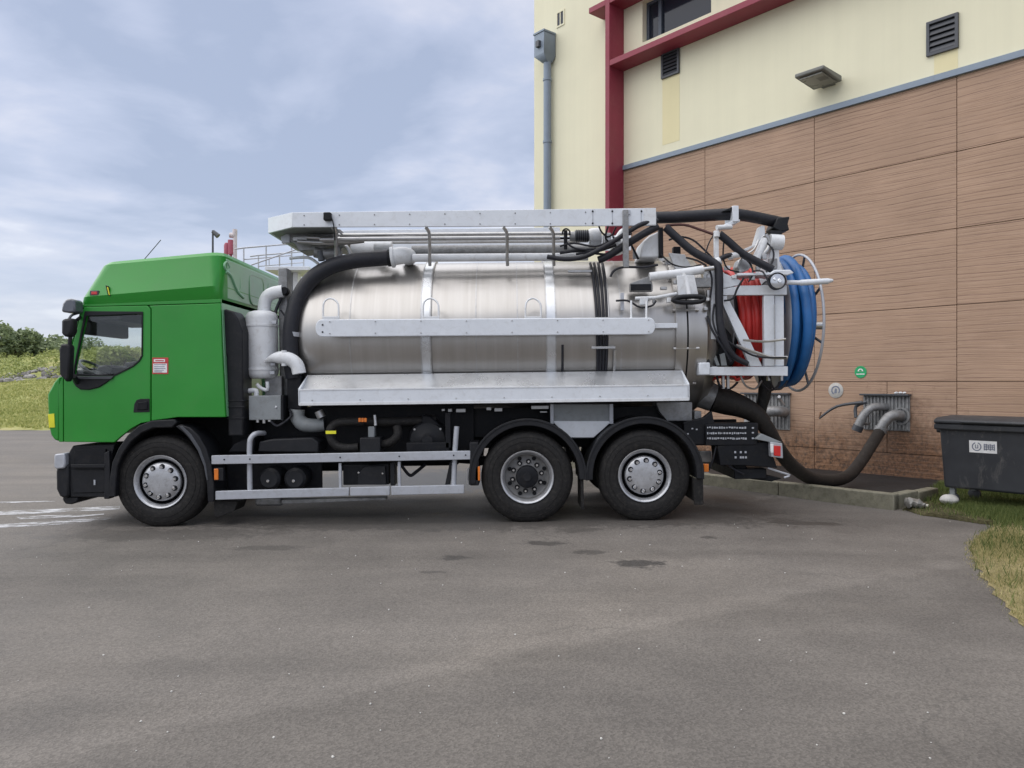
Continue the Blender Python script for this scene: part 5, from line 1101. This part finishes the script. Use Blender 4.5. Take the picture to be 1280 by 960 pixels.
tb('hydraulic_line', 'chassis', [(748,281,.42),(752,290,.42),(760,296,.44),(768,291,.44)], .01, top, 6); tb('hydraulic_line', 'chassis', [(760,283,.42),(757,297,.4),(764,305,.42)], .012, top, 6); tb('hydraulic_line', 'chassis', [(770,284,.42),(766,294,.4),(770,303,.42)], .01, top, 6)
pr('white_shroud', 'white', [(764,306),(775,286),(783,283),(783,313),(770,316)], .6, .9, top, .03, ref=.6); tb('white_spool', 'white', [(768,308,.5),(783,304,.5)], .06, top, 16, 0)
bx('tray_post', 'galv', 779.5, 262, 785.5, 334, .26, .32, top, .004); bx('tray_post', 'chassis', 824, 284, 829, 322, .45, .52, top, .006)
pr('pivot_housing', 'white', [(800,322),(803,302),(812,294),(826,288),(826,322)], .5, .95, top, .02, ref=.5); pr('pivot_gusset', 'galv', [(792,308),(799,322),(792,323)], .48, .55, top, .003, ref=.48)
tb('black_hose', 'hose', [(684,321,.45),(706,324,.42),(730,321,.38),(760,306,.34),(785,290,.3),(803,280,.3),(822,276,.36)], .028, top, 12); tb('black_hose', 'hose', [(748,325,.45),(760,320,.42),(782,306,.38),(805,292,.34),(822,283,.36)], .044, top, 12); tb('black_hose', 'hose', [(700,316,.5),(725,313,.45),(745,314,.42),(770,306,.42)], .02, top, 10)
tb('black_hose', 'hose', [(708,303,.42),(716,309,.42),(728,312,.42),(745,311,.42)], .012, top, 8); tb('dark_line', 'hose', [(763,346,.3),(768,338,.3),(780,334,.3),(805,334,.32),(822,331,.36)], .014, top, 8)
# crown hatch and rear door arm hardware
pr('door_arm_plate', 'white', [(836,316),(856,318),(866,336),(845,338)], .55, .6, None, .006, ref=.55)
tb('door_cylinder', 'white', [(812,346,.22),(850,341.5,.22),(879,337,.22)], .05, None, 18, 0); tb('cylinder_rod', 'steel', [(879,337,.22),(892,335,.22)], .028, None, 12, 0)
pr('cylinder_wedge', 'galv', [(788,354),(812,345),(816,356),(816,364),(788,364)], .24, .34, None, .006, ref=.24); bx('cylinder_mount', 'chassis', 788.5, 355, 814, 363, .225, .24, None, .004); bx('cylinder_mount', 'galv', 869, 347, 889, 359, .24, .36, None, .006)
tb('white_pipe', 'white', [(794,373,.2),(820,372,.2),(846,367,.2)], .02, None, 10, 0); bx('valve_box', 'white', 800, 371, 810, 381, .18, .25, None, .006); bx('valve_box', 'galv', 816, 373, 819, 379, .16, .2, None, .004)
tb('hydraulic_line', 'hose', [(770,376,.2),(785,376,.16),(800,384,.14),(815,382,.14),(820,376,.16)], .012, None, 6); bx('gauge_rod', 'rail', 776, 366, 780, 388, .22, .25, None, .003)
tb('handwheel', 'black', [(841,375,.12),(850,371.5,.12),(868,370.5,.12),(878,371.5,.12),(880,374.5,.12),(872,377.5,.12),(852,378,.12)], .028, None, 10, 3, closed=True); tb('handwheel_shaft', 'white', [(853,340,.2),(858,352,.18),(862,371,.14)], .03, None, 10, 2)
pr('clamp_plate', 'white', [(846,345),(856,344),(862,368),(848,369)], .16, .19, None, .005, ref=.16); pr('clamp_plate', 'white', [(858,344),(868,344),(873,368),(864,369)], .16, .19, None, .005, ref=.16)
bx('top_latch', 'chassis', 842, 308, 851, 318, .7, .8, None, .01)
# gantry, boom hoses
pr('gantry_plate', 'alu', [(880,338),(888,331),(897,331),(897,424),(889,424),(889,356),(880,356)], .3, .34, None, .005, ref=.3)
bx('gantry_post', 'white', 893.5, 288, 898.5, 335, .32, .37, None, .005); tb('post_joint', 'white', [(896,290,.3),(896,296,.3)], .035, None, 12, 0); tb('post_joint', 'white', [(894,329,.3),(900,326,.3)], .05, None, 14, 0)
tb('boom_hose', 'hose', [(820,272,.5),(845,271.5,.5),(880,269.5,.5),(916,268,.5),(940,271,.55),(962,275.5,.6),(978,279,.65)], .07, None, 20, 4)
bx('hose_clamp', 'alu', 916, 257, 923.5, 277, .36, .7, None, .006); pr('hose_guide', 'black', [(903,264),(915,258.5),(915,263)], .38, .7, None, .004, ref=.38); pr('hose_guide', 'alu', [(902,282),(915,276),(925,274),(925,277),(914,281),(904,284.5)], .38, .6, None, .005, ref=.38); tb('guide_arm', 'white', [(896,284.5,.34),(914,283.5,.4)], .03, None, 10, 0)
pr('boom_mouth', 'black', [(972,272),(987.5,270.5),(985,280),(987,287.5),(975,289),(967,284)], .5, .8, None, .01, ref=.5); pr('mouth_collar', 'black', [(962,288),(979,288),(976,298),(965,298)], .5, .78, None, .01, ref=.5)
tb('boom_hose', 'hose', [(832,284,.4),(846,297,.38),(866,314,.34),(888,326,.3),(897,333,.27),(899,350,.25),(899,385,.24),(901,410,.22),(907,432,.22),(918,446,.24),(935,455,.24)], [.048]*6+[.046]*3+[.035,.03], None, 14, 4)
M['brownhose'] = simple('brown_hose', (.07, .022, .018), .5)
tb('signal_hose', 'brownhose', [(832,282,.45),(855,281,.45),(875,287,.42),(892,293,.38)], .016, None, 8);
tb('cable', 'hose', [(892,294,.38),(886,304,.4),(882,317,.4)], .008, None, 6)
tb('boom_hose', 'hose', [(899,292.5,.34),(912,303,.34),(928,317,.32),(948,328,.3),(966,337,.28)], .046, None, 14, 4)
tb('thin_hose', 'hose', [(900,324,.3),(908,320,.3),(914,319,.32)], .03, None, 8, 2); tb('white_rod', 'white', [(910,320,.32),(925,318,.34)], .035, None, 10, 0)
# knuckle of the boom
pr('knuckle_post', 'white', [(962,309),(974,309),(975,330),(981,343),(955,343),(962,322)], .5, .75, None, .01, ref=.5); tb('knuckle_ring', 'white', [(962,302,.5),(978,303,.5)], .09, None, 18, 0); pr('knuckle_arm', 'white', [(944,305),(951,282),(956,282),(957,292),(948,306),(934,314),(928,312)], .55, .7, None, .01, ref=.55)
tb('knuckle_cylinder', 'white', [(958,296,.52),(951,311,.5),(945,324,.48)], .05, None, 14, 2); pr('knuckle_casting', 'steel', [(921,334),(924,324),(933,320),(944,326),(936,338),(925,341)], .5, .7, None, .02, ref=.5); bx('knuckle_block', 'galv', 962, 323, 972, 336, .44, .5, None, .01)
tb('knuckle_spindle', 'steel', [(956,294,.5),(962,304,.5),(958,314,.5),(950,320,.5)], .04, None, 10, 3)

# small hoses, fittings and bolts around the tank door and boom
for pts, rr, mt in [
    ([(884,395,.25),(889,410,.22),(897,424,.2),(906,438,.2),(914,452,.22)], .013, 'hose'), ([(893,380,.24),(891,400,.22),(897,418,.2),(910,430,.2)], .011, 'hose'),
    ([(858,322,.5),(872,326,.4),(884,334,.3),(890,348,.26),(888,372,.25)], .012, 'hose'), ([(826,318,.45),(840,330,.35),(858,334,.25),(876,331,.25)], .010, 'chassis'),
    ([(930,322,.4),(938,330,.36),(941,342,.3),(936,352,.26)], .011, 'hose'), ([(948,300,.46),(942,312,.42),(930,320,.4),(922,332,.42)], .012, 'steel'),
    ([(955,300,.5),(966,312,.44),(966,326,.42),(958,340,.4)], .011, 'hose'), ([(905,300,.34),(904,322,.32),(910,336,.3),(924,340,.28)], .009, 'chassis'),
    ([(880,440,.4),(886,452,.36),(884,462,.34),(876,466,.34)], .014, 'hose'), ([(896,470,.5),(900,482,.5),(912,486,.55),(922,478,.6)], .014, 'hose'),
    ([(926,470,.5),(932,482,.5),(944,486,.55),(952,476,.6)], .012, 'steel'), ([(962,470,.5),(966,484,.55),(976,486,.6),(984,476,.7)], .013, 'hose'),
    ([(836,300,.6),(850,296,.55),(866,300,.5),(880,312,.45),(890,322,.4)], .012, 'hose'), ([(700,308,.5),(718,304,.45),(744,308,.42),(766,300,.4),(790,292,.36)], .012, 'hose'),
    ([(720,318,.45),(735,316,.42),(760,318,.4),(778,312,.4)], .014, 'hose'), ([(786,300,.4),(792,312,.4),(798,324,.42)], .012, 'chassis')]:
    tb('small_hose', mt, pts, rr, None, 6)
for px, py, w_, h_, Y in ((832,326,7,5,.42),(842,350,6,5,.2),(826,358,8,4,.22),(834,372,5,6,.17),(884,342,5,7,.27),(884,362,4,10,.27),(906,332,7,5,.33),(915,344,6,4,.3),(938,344,6,6,.28),(946,332,5,5,.3),(882,372,5,4,.25),(880,384,5,4,.25),(912,318,5,6,.36),(953,317,6,7,.44)):
    bx('small_bracket', 'steel' if (int(px) % 3) else 'white', px, py, px+w_, py+h_, Y, Y+.06, None, .006)
for px in range(412, 812, 57): cyl('plank_bolt', 'steel', L(px, 402.0 - (px-402)*.0055, .05), .008, .012, 'y', plank, 8, .002); cyl('plank_bolt', 'steel', L(px, 416.8 - (px-402)*.0065, .05), .008, .012, 'y', plank, 8, .002)
for px in (280, 312, 425, 499, 567, 582): cyl('rail_bolt', 'chassis', L(px, 574.8 - (px-264)*.0185, -.008), .009, .012, 'y', g1, 8, .002)
for px in range(390, 860, 60): cyl('trough_bolt', 'steel', L(px, 500.5 - (px-376)*.014, -.014), .007, .01, 'y', trough, 8, .002)
for px in range(380, 735, 44): cyl('side_bolt', 'galv', L(px, 269.5 - (px-365)*.012, YB-.008), .008, .01, 'y', top, 8, .002); cyl('side_bolt', 'galv', L(px, 281 - (px-365)*.005, YB-.008), .008, .01, 'y', top, 8, .002)

# ---- rear frame and reels
YF = .32
rf = empty('reel_frame'); rf.parent = tk
def frame(y0, y1, ref):
    pr('bottom_bar', 'alu', [(876,459),(985,458),(985,470),(878,469)], y0, y1, rf, .006, ref=ref); pr('front_post', 'alu', [(955,369.4),(968,369.2),(968.5,457.5),(955.5,457.7)], y0, y1, rf, .006, ref=ref); pr('rear_post', 'alu', [(969.5,369.2),(981,369),(981.5,457.3),(970,457.5)], y0+.03, y1+.04, rf, .006, ref=ref)
    pr('top_arm', 'alu', [(902,362),(925,357),(984,356),(984,368.5),(902,369.2)], y0, y1, rf, .006, ref=ref); pr('diagonal', 'alu', [(902,377),(912,376),(930,410),(953,457.8),(938,457.8),(918,412)], y0+.002, y1-.002, rf, .006, ref=ref)
frame(YF, YF+.07, YF); frame(2.1, 2.17, YF)
pr('arm_head', 'alu', [(902,361),(902,340),(926,350),(926,356)], YF+.004, YF+.06, rf, .006, ref=YF); bx('arm_stub', 'alu', 902, 369.5, 909, 378, YF+.01, YF+.06, rf, .004)
bx('reel_motor', 'alu', 874, 453, 888, 469, YF-.06, YF+.2, rf, .015); bx('cross_tie', 'alu', 948, 459, 956, 468, YF+.1, 2.1, rf, .006); bx('cross_tie', 'alu', 890, 458, 898, 468, YF+.1, 2.1, rf, .006); bx('cross_tie', 'alu', 975, 357, 983, 367, YF+.1, 2.1, rf, .006)
tb('reel_shaft', 'steel', [(915,407,TYC),(1030,407,TYC)], .05, rf, 14, 0)
cz = L(1000, 404, TYC).z
def loops(nm, mat, xs_, r, tr_, parent, turns=1):
    for x in xs_:
        q1, q2, q3, q4 = [random.uniform(-1, 1) for _ in range(4)]
        MB().tube([(x + .03*q1*math.cos(a) + .025*q2*math.sin(a*2+q3), TYC + .03*q4 + r*(1+.025*q3*math.sin(2*a+q1*3))*math.cos(a), cz + .025*q2 + r*math.sin(a)) for a in [2*math.pi*i/48 for i in range(48)]], tr_, 12, closed=True).build(nm, M[mat], parent)
red = empty('red_hose_reel'); red.parent = tk
xr = LX(922, .6); loops('hose_turn', 'redhose', [xr+.07, xr+.16, xr+.25, xr+.32], .68, .045, red); loops('hose_turn', 'redhose', [xr+.12, xr+.21, xr+.28], .62, .045, red)
cyl('drum', 'darkgrey', (xr, TYC, cz), .55, .36, 'x', red, 36); MB().lathe([(.05, 0), (.67, 0), (.67, .012), (.05, .012)], (xr-.02, TYC, cz), 'x', 40).build('drum_flange', M['rail'], red)
blue = empty('blue_hose_reel'); blue.parent = tk
xb0 = 3.30
loops('hose_turn', 'bluehose', [3.42, 3.53], .79, .058, blue); loops('hose_turn', 'bluehose', [3.39, 3.47, 3.56], .70, .058, blue); loops('hose_turn', 'bluehose', [3.60], .74, .05, blue)
cyl('drum', 'darkgrey', (3.32, TYC, cz), .62, .32, 'x', blue, 36)
MB().lathe([(.55, 0), (.86, 0), (.875, .008), (.86, .016), (.55, .016)], (3.31, TYC, cz), 'x', 56).build('drum_flange', M['rail'], blue, 0, 40)
MB().tube([(3.70, TYC + .87*math.cos(a), cz + .87*math.sin(a)) for a in [2*math.pi*i/56 for i in range(56)]], .017, 10, closed=True).build('outer_ring', M['rail'], blue)
MB().tube([(3.68, TYC + .6*math.cos(a), cz + .6*math.sin(a)) for a in [2*math.pi*i/40 for i in range(40)]], .02, 8, closed=True).build('inner_ring', M['darkgrey'], blue)
for i in range(8):
    a = 2*math.pi*i/8 + .35; MB().tube([(3.66, TYC + .1*math.cos(a), cz + .1*math.sin(a)), (3.70, TYC + .87*math.cos(a), cz + .87*math.sin(a))], .016, 8).build('reel_spoke', M['darkgrey'], blue)
cyl('reel_hub', 'darkgrey', (3.6, TYC, cz), .12, .12, 'x', blue, 20)
# work lamp and outrigger bar
p = L(972.5, 351, .16); wl_ = MB().lathe([(0,-.02),(.06,-.016),(.085,-.008),(.088,.0),(.088,.05),(.05,.09),(0,.09)], (p.x, .18, p.z), 'y', 28).build('work_lamp', M['lens'], tk)
MB().lathe([(.084,-.012),(.094,-.02),(.1,-.008),(.1,.05),(.088,.05)], (p.x, .18, p.z), 'y', 28).build('lamp_bezel', M['black'], wl_); cyl('lamp_bulb', 'chrome', (p.x+.02, .15, p.z), .025, .02, 'y', wl_, 12, .004); cyl('lamp_bulb', 'chrome', (p.x-.035, .152, p.z+.02), .018, .02, 'y', wl_, 12, .004)
tb('lamp_cable', 'hose', [(941,339,.24),(952,339,.2),(958,347,.16),(962,357,.14),(968,362,.15)], .01, None, 6); tb('lamp_cable', 'hose', [(930,347,.22),(922,360,.24),(916,373,.25),(905,376,.25)], .012, None, 6)
pr('lamp_hood', 'alu', [(962,342),(968,337.5),(988,337),(993,341),(985,344),(964,344.5)], .2, .5, None, .01, ref=.2); bx('work_shelf', 'alu', 922, 341, 968, 344, .25, .55, None, .004)
tb('outrigger_bar', 'alu', [(983,353,.3),(1000,353.5,.3),(1000.2,353.5,.3),(1034,351.5,.3),(1041,350.5,.3)], [.028,.028,.035,.035,.016], None, 12, 0)
tb('mesh_guard', 'steel', [(929,425,.26),(955,427,.26),(982,424,.26)], .014, rf, 6); tb('mesh_guard', 'steel', [(968,380,.28),(968.5,455,.28)], .008, rf, 6, 0); tb('mesh_guard', 'steel', [(920,432,.24),(945,441,.24),(965,447,.24),(984,447,.25)], .02, rf, 6); tb('mesh_guard', 'hose', [(907,425,.22),(925,436,.22),(948,446,.22),(983,447,.23)], .012, rf, 6)
# dark mechanism between tank door and reel
bx('hinge_block', 'chassis', 893, 372, 903, 428, .36, .6, None, .01); pr('lock_arm', 'chassis', [(893,428),(903,405),(914,418),(921,446),(916,457),(892,457)], .45, .8, None, .01, ref=.45); pr('lock_arm', 'greybox', [(891,446),(895,444),(900,457),(896,457)], .4, .44, None, .004, ref=.4); pr('lock_arm', 'greybox', [(900,443),(906,441),(909,457),(902,457)], .4, .44, None, .004, ref=.4)
tb('lock_cable', 'steel', [(896,418,.38),(903,430,.38),(909,430,.38)], .02, None, 8)
# outlet, reducer, tail
tb('tank_outlet', 'galv', [(846,480,1.0),(868,488,.95),(893,498,.9)], [.2,.19,.17], None, 28, 3); tb('outlet_sleeve', 'oldhose', [(892.5,497.5,.9),(910,503,.88),(928,509,.86),(943,517,.86),(955,529,.88)], [.176,.16,.135,.115,.1], None, 28, 4)
tb('outlet_clamp', 'galv', [(866,471,.5),(874,473,.5),(880,470,.5)], .02, None, 8, 2); bx('outlet_bracket', 'galv', 868, 514, 877, 525, .5, .8, None, .01)
tb('drain_hose', 'rubber', [(956,466,.9),(956,490,.92),(952,508,.95),(950,524,1.0)], [.075,.08,.07,.06], None, 16); tb('reel_feed_hose', 'hose', [(948,468,.6),(953,480,.62),(962,488,.7),(972,483,.8),(976,472,.85)], .014, None, 8)
tb('red_feed_hose', 'redhose', [(876+0,470,.6),(886,476,.6),(896,472,.6),(915,470,.6),(921,475,.6),(930,470,.6)], .018, None, 8)
for px in (903, 909, 960, 976): bx('frame_bolt', 'steel', px, 469, px+3, 476 if px > 950 else 486, .5, .55, None, .003)
pr('rear_underside', 'chassis', [(855,529),(880,522),(890,514),(893,529),(948,529),(948,556),(855,556)], .32, .42, None, .008, ref=.32)
tp_ = pr('tail_plate', 'chassis', [(882,531),(947,528.5),(948,548),(946,556),(882,557)], .27, .31, None, .006, ref=.27)
rng2 = random.Random(3)
for row, y in enumerate((533.5, 540.5, 547)):
    x = 884
    while x < 932:
        wv = rng2.uniform(1.0, 2.6); bx('stamped_mark', 'rail', x, y + rng2.uniform(-.3, .3), x+wv, y + rng2.uniform(1.4, 2.6), .264, .272, tp_, 0); x += wv + rng2.uniform(.6, 1.5)
for y in (534, 540, 547): bx('stamped_mark', 'rail', 940, y, 942.5, y+1.8, .264, .272, tp_, 0)
for px, py in ((864.5,535),(870,536),(859,541.5)): bx('stamped_mark', 'rail', px, py, px+2, py+1.6, .314, .322, tp_, 0)
un = pr('underrun_box', 'chassis', [(897,557),(960,552),(972,585),(930,582),(900,582)], .28, .6, None, .01, ref=.28)
for r_, (y, xs_) in enumerate(((564, (918,925,931)), (570.5, (918.5,925,928,931.5)))):
    for x in xs_: bx('stamped_mark', 'rail', x, y, x+2.2, y+2.5, .272, .282, un, 0)
rl = pr('rear_lamp_box', 'rail', [(963,552.5),(978,554),(979,573),(964,571)], .2, .4, None, .006, ref=.2); bx('lamp_reflector', 'stickwhite', 963.5, 555, 967, 566, .19, .21, rl, .003); pr('rear_lamp_lens', 'redlens', [(967.5,557),(976,557.5),(976,570.5),(967.5,569.5)], .185, .2, rl, .004, ref=.185)
pr('lamp_fairing', 'greybox', [(944,549),(952,542),(978,553),(964,553)], .22, .45, None, .006, ref=.22)
MB().box(LX(930), LX(972), .35, 2.2, .42, .54).build('underrun_bar', M['chassis'], tk, .01); pr('bar_arm', 'chassis', [(903,556),(915,556),(938,590),(970,596),(978,598),(965,602),(930,598),(912,578)], .4, .55, None, .01, ref=.4)
tb('tail_cable', 'hose', [(897,560,.3),(903,573,.3),(915,585,.3),(930,593,.32)], .01, None, 6); tb('tail_cable', 'hose', [(895,558,.3),(891,575,.3),(886,588,.32)], .01, None, 6); bx('side_marker', 'amber', 880, 580, 886, 590, .3, .36); bx('bright_fitting', 'steel', 874, 564, 890, 578, .9, 1.0, None, .01)
tb('brake_line', 'rail', [(960,585,.3),(975,590,.3),(987,594,.3),(980,597,.3)], .012, None, 6)

# ------------------------------------------------------------------ suction hose from the truck to the wall
def Wp(t, o, z):                                                       # wall coordinates to world
    return Vector((BO.x + UX*t - .769*o, BO.y + UY*t - .639*o, z))
def tw(px, py, Y): p = L(px, py, Y); return tk_mat @ p
tk_mat = Matrix.Translation((0, 0, .03)) @ Matrix.Rotation(-SL, 4, 'Y')
e = Wp(*W(1099.5, 540, .385))
hp_ = [tw(950, 524, .87), tw(960, 538, .92), Vector(at(971, 558, 9.75)), Vector(at(985, 577, 10.1)), Vector(at(1000, 590, 10.6)), Vector(at(1016, 598.5, 11.0)), Vector(at(1038, 601, 11.4)), Vector(at(1060, 595, 11.8)), Vector(at(1076, 577, 12.2)), Vector(at(1089, 557, 12.6)), e]
hs = MB().tube(hp_, [.098, .096, .094] + [.092]*8, 20, 5).build('suction_hose', M['oldhose'], None, 0, 50)
tag(hs, 'thick black suction hose curving from truck tail to wall pipe', 'hose')
